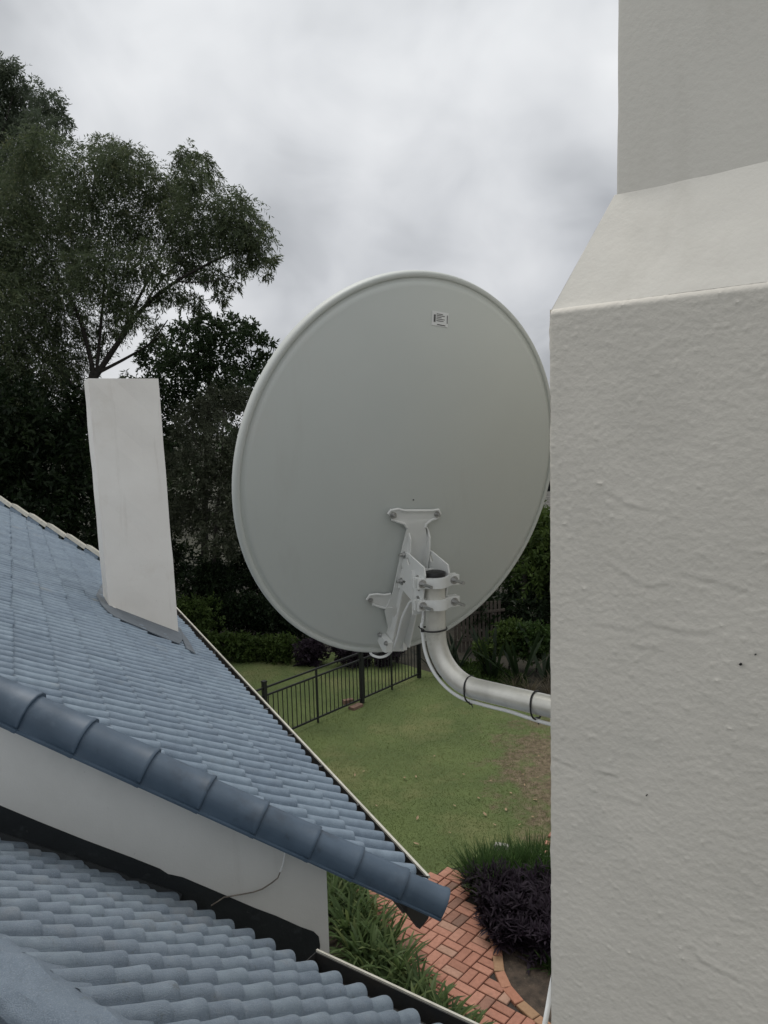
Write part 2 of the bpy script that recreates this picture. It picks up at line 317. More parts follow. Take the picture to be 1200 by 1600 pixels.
# brick path -----------------------------------------------------------
PATH = [(-.50, 8.80), (-.32, 8.94), (.10, 8.99), (.46, 9.18), (.62, 9.42), (.78, 9.48), (.86, 9.2), (.95, 8.75), (1.03, 8.3), (1.05, 7.9), (1.02, 7.6), (1.07, 7.25), (1.22, 6.95), (1.40, 6.75), (1.6, 6.4), (1.7, 5.4), (.4, 5.4), (.35, 6.9), (.1, 7.4), (-.15, 7.95), (-.4, 8.4)]
def inside(p, poly):
    c = False; n = len(poly)
    for i in range(n):
        a, b = poly[i], poly[i-1]
        if (a[1] > p[1]) != (b[1] > p[1]) and p[0] < (b[0]-a[0])*(p[1]-a[1])/(b[1]-a[1])+a[0]: c = not c
    return c
sheet('path_bed', PATH, .004, M['joint'])
MB_ = MB(); var = []
pa, pb = hd(40), hd(130)
def brick(mb, c, ax, ay, hx, hy, vlist, z0=.004, h=.026, vv=None):
    tilt = rng.normal(0, .0016, 2)
    b = .006
    V = []
    for zz, k in ((z0, 0), (z0+h-b, 0), (z0+h, b)):
        for i, j in ((-1, -1), (1, -1), (1, 1), (-1, 1)):
            p = np.array([c[0], c[1], 0])+ax*i*(hx-k)+ay*j*(hy-k); V.append((p[0], p[1], zz+(tilt[0]*i+tilt[1]*j if zz > z0 else 0)))
    F = [(8, 9, 10, 11)]+[(r*4+i, r*4+(i+1) % 4, r*4+4+(i+1) % 4, r*4+4+i) for r in (0, 1) for i in range(4)]
    mb.add(V, F); vlist += [vv if vv is not None else float(np.clip(rng.beta(2.4, 1.8), 0, 1) if rng.random() > .1 else rng.random())]*len(F)
ORG = np.array([.60, 7.90, 0])
for i in range(-16, 17):
    for j in range(-16, 17):
        c = ORG+pa*i*.232+pb*j*.232
        for k in (-1, 1):
            if (i+j) % 2: cc, ax, ay = c+pb*k*.058, pa, pb
            else: cc, ax, ay = c+pa*k*.058, pb, pa
            cs = [cc+ax*.108*u+ay*.05*v for u in (-1, 0, 1) for v in (-1, 1)]
            ok = sum(inside(q, PATH) for q in cs)
            if ok == 6 and not (i == 2 and j == 3 and k == 1):
                brick(MB_, cc, ax, ay, .1085, .0525, var)
            elif ok >= 3:
                brick(MB_, cc-ax*.0, ax, ay, .107, .052, var)
o = build('brick_path', MB_.V, MB_.F, M['brick'], smooth=False); tag(o, kind='structure')
a_ = o.data.attributes.new('var', 'FLOAT', 'FACE'); a_.data.foreach_set('value', np.array(var, np.float32))
MB_ = MB(); var = []
EDGE = [(1.10, 8.22), (1.125, 7.98), (1.105, 7.74), (1.09, 7.50), (1.13, 7.27), (1.225, 7.06), (1.35, 6.86), (1.49, 6.68), (1.6, 6.47), (1.69, 6.25), (1.75, 6.0)]
for i in range(len(EDGE)-1):
    a, b = np.array(EDGE[i]+(0,)), np.array(EDGE[i+1]+(0,)); d = nrm(b-a); brick(MB_, (a+b)/2, d, np.array([d[1], -d[0], 0]), np.linalg.norm(b-a)/2-.006, .054, var, .003, .036, vv=float(rng.random()))
E2 = [(-.53, 8.87), (-.4, 8.98), (-.26, 9.03), (-.12, 9.04), (.02, 9.055), (.16, 9.08)]
for i in range(len(E2)-1):
    a, b = np.array(E2[i]+(0,)), np.array(E2[i+1]+(0,)); d = nrm(b-a); brick(MB_, (a+b)/2, d, np.array([d[1], -d[0], 0]), np.linalg.norm(b-a)/2-.006, .1, var, .003, .03, vv=.45+.3*float(rng.random()))
o = build('path_edging', MB_.V, MB_.F, M['edgebrick'], smooth=False); tag(o, kind='structure')
a_ = o.data.attributes.new('var', 'FLOAT', 'FACE'); a_.data.foreach_set('value', np.array(var, np.float32))
sheet('planting_bed', [(.92, 8.95), (1.25, 9.5), (2.3, 9.4), (4, 9.3), (4.5, 5), (1.82, 5.2), (1.75, 6.2), (1.45, 6.72), (1.16, 7.2), (1.13, 7.7), (1.1, 8.3)], .008, M['soil'])
sheet('house_bed', [(-.75, 9.2), (-.42, 8.75), (-.2, 8.05), (.08, 7.45), (.36, 6.9), (.6, 6.3), (.6, 5), (-2.6, 5), (-2.6, 8.9)], .009, M['soil'])
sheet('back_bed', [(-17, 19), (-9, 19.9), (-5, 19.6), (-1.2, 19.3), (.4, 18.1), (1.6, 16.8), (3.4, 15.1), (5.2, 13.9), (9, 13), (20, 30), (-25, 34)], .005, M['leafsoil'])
# second little brick path, right
MB_ = MB(); var = []
p2, q2 = hd(28), hd(118)
for i in range(-4, 8):
    for j in range(0, 8):
        brick(MB_, np.array([2.08, 9.75, 0])+p2*(i*.112)+q2*(j*.224+.112*(i % 2)), q2, p2, .108, .052, var, .006, .026)
o = build('side_brick_path', MB_.V, MB_.F, M['brick'], smooth=False); tag(o, kind='structure')
a_ = o.data.attributes.new('var', 'FLOAT', 'FACE'); a_.data.foreach_set('value', np.array(var, np.float32))

# ------------------------------------------------------------------ tiled roofs
def tile_roof(name, p0, E, D, Nn, s, L, dstart, ncourse, e0, e1, emin, emax, amp, lift, mat, parent, seg=12, seed=0, e_off=0., pan=.8, skew=.8):
    """courses of roll tiles laid on a plane: e along the eave, d down the slope; clipped between emin(d) and emax(d)"""
    r = np.random.default_rng(seed)
    i0, i1 = int(math.floor((e0-e_off)/s)), int(math.ceil((e1-e_off)/s))
    ts = np.array([0, .5, .93, .985, 1.0, 1.0]); VV = []; FF = []; vr = []; base = 0
    xs = np.arange(seg)/seg
    prof = np.where(xs < pan, np.sin(np.pi*np.clip(xs/pan, 0, 1)**skew)**.75, 0.0)
    for j in range(ncourse):
        d0 = dstart+j*L
        for i in range(i0, i1):                               # one strip per roll, jittered per tile (two rolls)
            rr = np.random.default_rng(abs(hash((seed, j, i//2))) % (2**32))
            jz, jd, jt = rr.normal(0, .003), rr.normal(0, .006), rr.random()
            x = np.append(xs, 1.0); h = np.append(prof, 0.0)*amp
            e = e_off+(i+x)*s
            dm = d0+L*.5
            if e[-1] < emin(dm)-.3 or e[0] > emax(dm)+.3: continue
            rows = []
            for q, t in enumerate(ts):
                d = d0-.05*(t == 0)+t*L+jd*(t > .5)
                hh = h*1.0+lift*t+jz*t
                if q == 3: hh = hh-.001
                if q == 4: hh = hh-.005
                if q == 5: hh = h*.93+lift*t-.032; d -= .004
                ee = np.clip(e, emin(d), emax(d))
                rows.append(p0+E*ee[:, None]+D*d+Nn*hh[:, None])
            VV.append(np.concatenate(rows)); f = grid_faces(len(ts), seg+1, base)
            base += len(ts)*(seg+1)
            FF.append(f); vr += [jt]*len(f)
    V = np.concatenate(VV); F = np.concatenate(FF); vr = np.array(vr)
    # drop faces fully clipped away
    P = V[F]; area = np.linalg.norm(np.cross(P[:, 2]-P[:, 0], P[:, 3]-P[:, 1]), axis=1); k = area > 1e-8
    o = quads(name, V, mat, parent, vr[k], F=F[k], smooth=True)
    o.data.set_sharp_from_angle(angle=math.radians(42))
    return o
def plane_axes(head, pitch):
    E = hd(head); q = hd(head+90); P = math.radians(pitch); D = q*math.cos(P)-Z*math.sin(P); n = np.cross(D, E); n = n*np.sign(n[2]); return E, q, D, n

# upper gabled roof
E1, Q1, D1, N1 = plane_axes(-25.8, 29); P1 = at(270, 1160, 4.3)-N1*.05
ed1 = lambda x, y, k=0.: ((lambda w: ((w-P1-N1*k)@E1, (w-P1-N1*k)@D1))(on_plane(x, y, P1+N1*k, N1)))
pt1 = lambda e, d, k=0.: P1+E1*e+D1*d+N1*k
va, vb = ed1(0, 1066, .09), ed1(690, 1393, .09)
vsl = (vb[0]-va[0])/(vb[1]-va[1])
emin1 = lambda d: va[0]+vsl*(d-va[1])+.02
fa, fb = ed1(0, 786, .08), ed1(155, 873, .08)
fsl = (fb[0]-fa[0])/(fb[1]-fa[1])
emax1 = lambda d: fa[0]+fsl*(d-fa[1])
EAVE1 = 1.15
house = empty('gabled_house', (-2.0, 5.0, 0), 'white gabled house with blue grey tiled roof and plain plaster chimney', 'house')
roof1 = tile_roof('roof', P1, E1, D1, N1, .125, .255, EAVE1-.255*15, 15, -2, 22, emin1, emax1, .052, .028, M['tile'], house, 14, 5, .02, .96, .66)
# plain back slope beyond the ridge
rd = EAVE1-.255*15
ra, rb = pt1(emin1(rd), rd), pt1(emax1(rd), rd)
D1b = -Q1*math.cos(math.radians(29))-Z*math.sin(math.radians(29))
bs = MB(); bs.add([ra, rb, rb+D1b*4, ra+D1b*4], [(0, 1, 2, 3)]); bs.build('back_slope', M['tile'], house, False)
# verge cap tiles along the near rake
VDIR = nrm(pt1(vb[0], vb[1])-pt1(va[0], va[1])); VPL = nrm([VDIR[0], VDIR[1], 0]); OUTW = np.cross(VPL, Z)        # outwards, to the viewer
if OUTW[1] > 0: OUTW = -OUTW
vpt = lambda t: pt1(va[0], va[1], .09)+VDIR*t
VLEN = np.linalg.norm(vpt(0)-pt1(vb[0], vb[1], .09))
capprof = [(-.105, -.10), (-.10, -.05), (-.08, -.02), (-.05, -.003), (-.015, .0), (.015, -.010), (.036, -.026), (.048, -.048), (.053, -.075), (.055, -.098), (.056, -.108), (.066, -.110), (.067, -.119), (.050, -.121), (.040, -.108), (.036, -.06), (.0, -.03), (-.07, -.06)]
VN = np.cross(OUTW, VDIR); VN = VN*np.sign(VN[2])
csc = lambda t: 1.36-.46*t/VLEN
cb = MB(); bounds = [0.0]
# joint positions along the verge, read from the tile ends
jx = [(45, 1095), (144, 1132), (243, 1180), (333, 1222), (418, 1262), (500, 1303), (568, 1327), (638, 1357)]
jt = sorted([float((on_plane(x, y, vpt(0), N1)-vpt(0))@VDIR) for x, y in jx])
js = [jt[0]-.3*k for k in range(9, 0, -1)]+jt+[VLEN+.045]
for a, b in zip(js[:-1], js[1:]):
    prv = np.array(capprof); nx = np.roll(prv, -1, 0)-np.roll(prv, 1, 0); nx = np.stack([-nx[:, 1], nx[:, 0]], 1); nx /= np.linalg.norm(nx, axis=1, keepdims=True)+1e-9
    nx[10:] *= .25
    st_ = [(a-.035, -.004), (a+.02, -.003), (a+(b-a)*.5, .001), (b-.03, .005), (b-.018, .0095), (b-.006, .0105), (b-.001, .008), (b, .002)]
    k = len(prv); Vc = []; 
    for t, dl in st_: Vc += [vpt(t)+OUTW*q[0]*csc(t)+VN*q[1]*csc(t) for q in prv+nx*dl]
    Fc = [(i*k+j, i*k+(j+1) % k, (i+1)*k+(j+1) % k, (i+1)*k+j) for i in range(len(st_)-1) for j in range(k)]+[tuple(range(k-1, -1, -1)), tuple((len(st_)-1)*k+j for j in range(k))]
    cb.add(Vc, Fc)
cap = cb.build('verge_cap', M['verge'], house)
# far rake: pale bar standing on tile-coloured packers with dark gaps
ft = MB(); fk = MB(); FD = nrm(pt1(fb[0], fb[1])-pt1(fa[0], fa[1])); f0 = pt1(fa[0], fa[1], .0)
FO = nrm(np.cross(FD, N1)); flen = np.linalg.norm(pt1(fb[0], fb[1])-f0); sp = flen/5.35
for k in range(-12, 40):
    if (f0+FD*sp*(k+1.72)-P1)@D1 > EAVE1: break
    a, b = f0+FD*sp*(k+.72), f0+FD*sp*(k+1.72)
    off = FO*.0
    ft.sweep([a+N1*(.135), b+N1*(.10)], [(-.05, 0), (.05, 0), (.05, .055), (-.05, .055)], FO, N1)
    fk.sweep([a+N1*.0+FD*sp*.0, b-FD*sp*.34], [(-.045, -.04), (.045, -.04), (.045, .12), (-.045, .12)], FO, N1)
ft.build('far_verge_bar', M['cream'], house, False); fk.build('far_verge_packer', M['tile'], house, False)

# gable wall under the near verge, with the lower roof's plane needed for its foot
E2_, Q2, D2, N2 = plane_axes(-54.8, 33.5); P2 = at(300, 1500, 3.16)-N2*.05
pt2 = lambda e, d, k=0.: P2+E2_*e+D2*d+N2*k
ed2 = lambda x, y, k=0.: ((lambda w: ((w-P2-N2*k)@E2_, (w-P2-N2*k)@D2))(on_plane(x, y, P2+N2*k, N2)))
WC = on_plane(515, 1495, vpt(0)-OUTW*.10, OUTW)        # foot of the wall corner, just behind the verge
_k = ((WC-CAM)@FW)/((on_plane(515, 1495, P2, N2)-CAM)@FW)
P2 = CAM+(P2-CAM)*_k; S2, L2 = .148*_k, .184*_k
_a = math.radians(2.4)                                 # the wall runs slightly out of line with the verge
WN = OUTW*math.cos(_a)+VPL*math.sin(_a)                # wall normal, to the viewer
WPL = VPL*math.cos(_a)-OUTW*math.sin(_a)
won = lambda x, y, k=0.: on_plane(x, y, WC+WN*k, WN)
top_at = lambda t: (vpt(0)+VDIR*t)                     # underside of the verge
def wall_top(p):                                       # height of the verge above a wall point
    t = ((p-vpt(0))@VPL)/(VDIR@VPL); return min(top_at(t)[2]-.14, P1[2]-((p-P1)[:2]@N1[:2])/N1[2]-.05)
wl = WC-WPL*2.6
wallb = MB()
ca, cb_ = WC.copy(), wl.copy()
ca[2], cb_[2] = 0, 0
ta, tb = WC.copy(), wl.copy(); ta[2] = wall_top(WC); tb[2] = wall_top(wl)
back = E1*.23
wallb.add([cb_, ca, ta, tb, cb_+back, ca+back, ta+back, tb+back], [(0, 1, 2, 3), (5, 4, 7, 6), (1, 5, 6, 2), (0, 3, 7, 4), (3, 2, 6, 7)])
wallb.V = [(p[0], p[1], p[2]-(.22 if i > 5 else 0)) for i, p in enumerate(wallb.V)]
wallb.build('gable_wall', M['plaster'], house, False)
sw = MB(); a0 = ca+back; a1 = a0+E1*7.5; h_ = pt1(0, EAVE1)[2]-.1
sw.add([a0, a1, a1+Z*h_, a0+Z*h_, a0-Q1*.2, a1-Q1*.2, a1-Q1*.2+Z*h_, a0-Q1*.2+Z*h_], [(0, 1, 2, 3), (5, 4, 7, 6), (3, 2, 6, 7)]); sw.build('garden_wall_side', M['plaster'], house, False)
# soffit board under the eave
sf = MB(); e_lo = emin1(EAVE1)
# gutter of the upper roof
GZ = pt1(0, EAVE1)[2]+.0
g0, g1 = on_z(664, 1366, GZ), on_z(283, 958, GZ)
gd = nrm(g1-g0); go = np.cross(gd, Z); go = go*np.sign(go@Q1)
glen = np.linalg.norm(g1-g0)
gend = g0+gd*min(glen+1.9, 9)
gprof = [(-.125, -.0), (-.125, -.10), (-.11, -.112), (-.03, -.112), (-.006, -.09), (-.004, 0), (-.008, 0), (-.012, -.086), (-.034, -.105), (-.108, -.105), (-.12, -.095), (-.12, 0)]
gb = MB(); gs = g0-gd*.035
gb.sweep([gs, gend], gprof, go, Z)
gb.plate([gs+go*a+Z*b for a, b in ((-.128, .06), (-.125, -.10), (-.11, -.113), (-.03, -.113), (-.003, -.09), (-.002, .01))], .004, -gd)
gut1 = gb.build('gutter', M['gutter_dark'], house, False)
rb_ = MB(); rb_.sweep([gs, gend], [(-.008, -.006), (.010, -.006), (.013, .003), (.008, .011), (-.006, .011)], go, Z); rb_.build('rim', M['cream'], gut1, True)
# debris lying in the gutter (lumpy strip) and bracket straps
nv = 140; dv_ = MB(); Vd = []
for i in range(nv):
    t = i/(nv-1)*np.linalg.norm(gend-gs)
    for a in (-.112, -.085, -.06, -.035, -.012):
        hgt = -.075+.05*max(0, mnoise.noise(Vector((t*3.1, a*30, 4))))+.028*mnoise.noise(Vector((t*14, a*60, 1)))
        Vd.append(gs+gd*t+go*a+Z*hgt)
db = build('debris', Vd, [tuple(f) for f in grid_faces(nv, 5)], M['debris'], gut1)
for i in range(11):
    bk = MB(); p = gs+gd*(.25+i*.62); bk.box(p+go*-.06+Z*.004, gd, .011, go, .066, Z, .003); bk.box(p+go*-.115+Z*-.02, gd, .014, go, .006, Z, .03)
    bk.build('strap', M['black'], gut1, False)
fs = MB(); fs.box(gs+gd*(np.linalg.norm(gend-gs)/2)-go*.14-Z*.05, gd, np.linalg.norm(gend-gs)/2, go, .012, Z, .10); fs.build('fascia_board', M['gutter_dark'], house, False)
# dark barge end under the last verge tile
be = MB()
q = [on_plane(x, y, gs, -gd) for x, y in ((618, 1404), (672, 1426), (669, 1436), (656, 1452), (650, 1448))]
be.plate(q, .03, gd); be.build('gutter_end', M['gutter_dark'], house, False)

# chimney on the upper roof
c_fr = on_plane(280, 1000, P1, N1); ef, df = (c_fr-P1)@E1, (c_fr-P1)@D1
wch = .675; dch = .5; LEAN = -.021
c0 = np.array([c_fr[0], c_fr[1], 0]); zb = c_fr[2]-.3
ztop = None
fl = c_fr-Q1*wch
for k in np.linspace(1, 5, 4001):
    if proj(fl+Z*k+RT*LEAN*k)[1] < 591: ztop = fl[2]+k; break
cm = MB(); V = []
nz = 14
for r in range(nz):
    z = zb+(ztop-zb)*r/(nz-1); ln = RT*LEAN*(z-c_fr[2]); ln[2] = 0
    for k, (a, b) in enumerate(((0, 0), (-wch*.33, 0), (-wch*.66, 0), (-wch, 0), (-wch, dch), (0, dch))):
        p = c_fr+Q1*a+E1*b+ln; p = p+Q1*rng.normal(0, .002)+E1*rng.normal(0, .002); V.append((p[0], p[1], z))
F = [(r*6+i, r*6+(i+1) % 6, r*6+6+(i+1) % 6, r*6+6+i) for r in range(nz-1) for i in range(6)]
b = (nz-1)*6
def inn(i, zz, kx=.86):
    c = (np.array(V[b+3])+np.array(V[b+5]))/2; p = c+(np.array(V[b+i])-c)*kx; return (p[0], p[1], p[2]+zz)
V += [inn(i, .0) for i in range(6)]+[inn(i, -.3) for i in range(6)]
F += [(b+i, b+(i+1) % 6, b+6+(i+1) % 6, b+6+i) for i in range(6)]+[(b+6+i, b+6+(i+1) % 6, b+12+(i+1) % 6, b+12+i) for i in range(6)]+[tuple(b+12+i for i in range(6))]
chim = build('chimney', V, F, M['plaster_chim'], roof1, False)
# painted flashing round its foot: a lumpy sheet hugging the tiles
def flash(name, poly, k, mat, parent, th=.010):
    k += .033
    mb = MB(); mb.plate([on_plane(x, y, P1+N1*k, N1) for x, y in poly], th, N1); return mb.build(name, mat, parent, False)
flash('flashing', [(150, 930), (160, 912), (185, 925), (215, 940), (240, 950), (262, 965), (283, 985), (285, 1000), (280, 1007), (262, 1000), (243, 992), (222, 983), (200, 974), (180, 965), (168, 956), (158, 945)], .034, M['leadgrey'], chim)
flash('back_flashing', [(281, 985), (293, 1000), (305, 1022), (291, 1014), (285, 1000)], .036, M['leadgrey'], chim)
mo = MB(); mo.tube([on_plane(x, y, c_fr-E1*.012, -E1) for x, y in ((176, 949), (184, 955), (200, 965), (222, 974), (245, 984), (262, 990), (281, 1000))], [.012, .02, .014, .011, .012, .009, .006], 7)
mo.build('mortar_fillet', M['plaster_chim'], chim)

# ------------------------------------------------------------------ lower tiled wing
wing = empty('low_tiled_wing', (-1.2, 2.4, 0), 'low wing in the foreground with weathered blue grey roll tiles under the white gable', 'house wing')
oe, od = ed2(184.6, 1428.2, .03)
EAVE2 = .80
dst = od % L2
nco = 10
dst = EAVE2-L2*9
# wall line on the lower plane: emax
def wline(d):                       # e where the wall plane cuts the lower roof at this d
    p = pt2(0, d); return float(((WC-p)@WN)/(E2_@WN))
emax2 = lambda d: wline(d)+.015
emin2 = lambda d: -1.25
roof2 = tile_roof('roof', P2, E2_, D2, N2, S2, L2, dst, 9, -1.4, 3.4, emin2, emax2, .045, .019, M['tile_near'], wing, 14, 9, oe % S2-.074)
# ridge capping: half-round mortar-bedded cap along the ridge
RD = dst-.07
rows = []; nr_ = 110
for i in range(nr_):
    e = -1.25+i*(4.6/(nr_-1))
    for k in range(15):
        an = math.pi*(k/14*1.04-.02); rr = .062+.008*((e*2.6) % 1.0)+.010*mnoise.noise(Vector((e*9, k*.35, 2)))
        bed = .03*math.sin(e*2*math.pi/S2) if k in (13, 14) else 0
        x, y = -math.cos(an)*rr*1.25-.04, math.sin(an)*rr*.7-.02
        if k >= 12: x += .05*(k-11)/3*(1+.8*mnoise.noise(Vector((e*7, 0, 3))))+bed*.6; y -= .012*(k-11)
        nn = .012*mnoise.noise(Vector((e*5, k*.5, 9)))+.004*mnoise.noise(Vector((e*30, k*2, 2)))
        rows.append(pt2(e, RD)+nrm([D2[0], D2[1], 0])*x+Z*(y+nn+.03)-D2*.0)
build('ridge_cap', rows, [tuple(f) for f in grid_faces(nr_, 15)], M['tile_near'], roof2)
rear = MB(); rA, rB = pt2(-1.25, RD), pt2(3.3, RD); D2b = -hd(35)*math.cos(math.radians(33.5))-Z*math.sin(math.radians(33.5))
rear.add([rA, rB, rB+D2b*3, rA+D2b*3], [(0, 1, 2, 3)]); rear.build('rear_slope', M['tile_near'], wing, False)
# dark waterproofing band where the gable wall meets the lower roof: part of the house wall
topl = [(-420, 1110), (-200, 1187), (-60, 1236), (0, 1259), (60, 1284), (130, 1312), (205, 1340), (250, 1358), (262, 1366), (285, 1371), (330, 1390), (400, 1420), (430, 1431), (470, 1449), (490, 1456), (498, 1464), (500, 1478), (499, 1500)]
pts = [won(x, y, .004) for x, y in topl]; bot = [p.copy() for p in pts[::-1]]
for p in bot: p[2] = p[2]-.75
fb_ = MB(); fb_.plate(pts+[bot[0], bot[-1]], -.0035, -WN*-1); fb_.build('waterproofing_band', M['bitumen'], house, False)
# apron: dark sheet lying in the corner along the wall
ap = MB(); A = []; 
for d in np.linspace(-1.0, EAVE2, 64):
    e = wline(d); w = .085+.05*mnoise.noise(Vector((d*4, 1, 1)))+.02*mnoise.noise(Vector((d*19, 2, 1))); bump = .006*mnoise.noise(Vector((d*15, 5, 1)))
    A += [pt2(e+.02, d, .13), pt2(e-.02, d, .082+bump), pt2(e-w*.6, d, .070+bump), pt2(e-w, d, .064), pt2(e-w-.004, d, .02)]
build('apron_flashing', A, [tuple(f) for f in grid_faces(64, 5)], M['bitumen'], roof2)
# gutter of the lower roof
GZ2 = pt2(0, EAVE2)[2]+.005
h0, h1 = on_z(508, 1492, GZ2), on_z(742, 1601, GZ2)
hd_ = nrm(h1-h0); ho = np.cross(hd_, Z); ho = ho*np.sign(ho@Q2)
s0, s1 = h0-hd_*.05, h1+hd_*.35
gp2 = [(a*1.25, b) for a, b in gprof]
gb = MB(); gb.sweep([s0, s1], gp2, ho, Z)
gb.plate([s0+ho*a+Z*b for a, b in ((-.155, 0), (-.155, -.10), (-.137, -.112), (-.037, -.112), (-.007, -.09), (-.005, 0))], .004, hd_)
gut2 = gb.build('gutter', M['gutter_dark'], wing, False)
rb_ = MB(); rb_.sweep([s0, s0+hd_*.3, s1], [(-.006, -.005), (.008, -.005), (.010, .002), (.006, .008), (-.004, .008)], ho, Z); rb_.build('rim', M['cream'], gut2, True)
lw = MB(); w0, w1 = s0-ho*.45, s1-ho*.45; lw.add([(w0[0], w0[1], 0), (w1[0], w1[1], 0), (w1[0], w1[1], GZ2), (w0[0], w0[1], GZ2)], [(0, 1, 2, 3)])
lw.build('wall', M['plaster'], wing, False)

# loose wire on the gable wall
wi = MB(); wp = [(446, 1330, .02), (444, 1342, .03), (442, 1352, .03), (438, 1362, .03), (434, 1372, .03), (424, 1380, .03), (410, 1389, .02), (396, 1394, .018), (380, 1397, .018), (362, 1400, .014), (350, 1402, .02), (338, 1410, .03), (330, 1415, .03)]
Pw = [won(x, y, k) for x, y, k in wp]
we = empty('loose_wire', Pw[0], 'thin loose wire curling down the white gable wall', 'wire')
MB().tube(Pw[:4], [.0055, .006, .006, .005], 7).build('white_end', M['cable'], we); MB().tube(Pw[3:], .0034, 6).build('core', M['wire'], we)
tw = MB().tube([won(181, 1381, .05), won(190, 1387, .06), won(204, 1396, .06)], [.002, .004, .002], 5).build('twig', M['deadleaf'], None, True, won(190, 1387, .06)); tag(tw, 'small pale twig caught on the dark band above the lower tiles', 'twig')

# ------------------------------------------------------------------ tall stack on the right
FA, FB = hd(130), hd(40)               # along the front face (to the right and nearer) / depth away
E0 = at(857, 483, 1.5); zs = E0[2]
stack = empty('chimney_stack', (E0[0], E0[1], 0), 'tall rough white plaster chimney stack with sloped shoulder beside the dish', 'chimney')
cracks = [[(948, 770), (985, 790), (1040, 803)], [(950, 880), (975, 898), (1010, 917), (1040, 915)], [(1070, 900), (1110, 908), (1165, 925)], [(935, 975), (985, 985)], [(1010, 975), (1060, 986), (1115, 990)], [(990, 1010), (1030, 1012)], [(860, 1184), (890, 1196), (950, 1210), (1010, 1228)], [(930, 1240), (1000, 1258)], [(1080, 1480), (1100, 1505), (1150, 1530)], [(1010, 1250), (1015, 1262)]]
fo = np.array([E0[0], E0[1], 0]); FNn = np.cross(FA, Z); FNn = FNn*np.sign(-FNn[1])
fon = lambda x, y: (lambda p: (float((p-fo)@FA), float(p[2])))(on_plane(x, y, fo, FNn))
crk = [[fon(*p) for p in l] for l in cracks]
def seg_d(u, z, a, b):
    du, dz = b[0]-a[0], b[1]-a[1]; t = max(0, min(1, ((u-a[0])*du+(z-a[1])*dz)/(du*du+dz*dz))); return math.hypot(u-a[0]-t*du, z-a[1]-t*dz), (z-a[1]-t*dz)
def rough(u, z):
    h = .0012*mnoise.noise(Vector((u*5, z*7, 0)))+0.0005*mnoise.noise(Vector((u*24, z*55, 3)))+.0006*mnoise.noise(Vector((u*80, z*120, 5)))+.0005*mnoise.noise(Vector((u*190, z*210, 5)))
    k = mnoise.noise(Vector((u*95, z*110, 8)))
    if k > .36: h += .0017*(k-.36)/.4
    return h
du = .0032; us = np.concatenate([[0, .003], np.arange(.009, .50, du), [.8]]); zz_ = np.concatenate([[0, 2, 4.0], np.arange(4.50, zs-.012, .0036), [zs-.010, zs-.004, zs]])
V = np.zeros((len(zz_), len(us), 3))
for i, z in enumerate(zz_):
    for j, u in enumerate(us):
        h = rough(u, z) if (z > 4.4 and u < .6) else 0
        if z > 4.2:
            for l in crk:
                if min(p[0] for p in l)-.02 < u < max(p[0] for p in l)+.02 and min(p[1] for p in l)-.02 < z < max(p[1] for p in l)+.02:
                    for a, b in zip(l[:-1], l[1:]):
                        dd, sg = seg_d(u, z, a, b)
                        if dd < .016: h += .0012*math.sin(max(-1, min(1, (sg+.0018*mnoise.noise(Vector((u*40, z*40, 2))))/.005))*1.57)*max(0, 1-dd/.015)*(.6+.8*mnoise.noise(Vector((u*25, z*25, 6))))
        p = fo+FA*u+FNn*h+Z*z
        if j == 0: p = fo+FB*.006+FA*(.0+.003*mnoise.noise(Vector((z*14, 0, 0)))+.0012*mnoise.noise(Vector((z*60, 2, 0))))+Z*z
        if j == 1: p = p+FNn*-.0018
        if i >= len(zz_)-3: p = p-FNn*(0, .003, .009)[i-len(zz_)+3]
        V[i, j] = p
nr, nc = len(zz_), len(us)
VV = list(V.reshape(-1, 3)); FF = [tuple(f) for f in grid_faces(nr, nc)]
dep = .92; b = len(VV)
VV += [fo+FB*.006, E0+FB*.006, E0+FB*dep, fo+FB*dep, fo+FB*dep+FA*.8, fo+FA*.8+FB*dep+Z*zs, fo+FA*.8, fo+FA*.8+Z*zs]
FF += [(b, b+3, b+2, b+1), (b+3, b+4, b+5, b+2), (b+4, b+6, b+7, b+5)]
shaft = build('shaft', VV, FF, M['stucco'], stack, True)
# shoulder and upper shaft
E1p = None
ins_a, ins_d = .08, .12
for dzz in np.linspace(.1, .5, 801):
    if proj(E0+FA*ins_a+FB*ins_d+Z*dzz)[1] < 305: break
sh = dzz
for ins_a in np.linspace(.02, .16, 300):
    if proj(E0+FA*ins_a+FB*ins_d+Z*sh)[0] > 960: break
lo = [E0+FB*.009+FA*.002, E0+FB*.009+FA*.8, E0+FA*.8+FB*dep, E0+FB*dep]
hi = [E0+FA*ins_a+FB*ins_d+Z*sh, E0+FA*.8+FB*ins_d+Z*sh, E0+FA*.8+FB*(dep-ins_d)+Z*sh, E0+FA*ins_a+FB*(dep-ins_d)+Z*sh]
def lattice(a, b, c, d, nu, nv, amp, seed):
    out = []
    nn = nrm(np.cross(b-a, d-a))
    for j in range(nv):
        for i in range(nu):
            u, v = i/(nu-1), j/(nv-1); p = (a*(1-u)+b*u)*(1-v)+(d*(1-u)+c*u)*v
            h = amp*(mnoise.noise(Vector(p*4)+Vector((seed, 0, 0)))+.5*mnoise.noise(Vector(p*14)))
            k = min(u, 1-u, v, 1-v); out.append(p+nn*h*(1 if k > 0 else .4))
    return out
mbs = MB(); mbs.add(lattice(lo[0], lo[1], hi[1], hi[0], 60, 30, .003, 1), [tuple(f) for f in grid_faces(30, 60)])
mbs.add([lo[0], lo[3], hi[3], hi[0]], [(0, 1, 2, 3)]); mbs.add([lo[3], lo[2], hi[2], hi[3]], [(0, 1, 2, 3)])
mbs.build('shoulder', M['stucco_smooth'], stack)
tp = [p+Z*2.2 for p in hi]
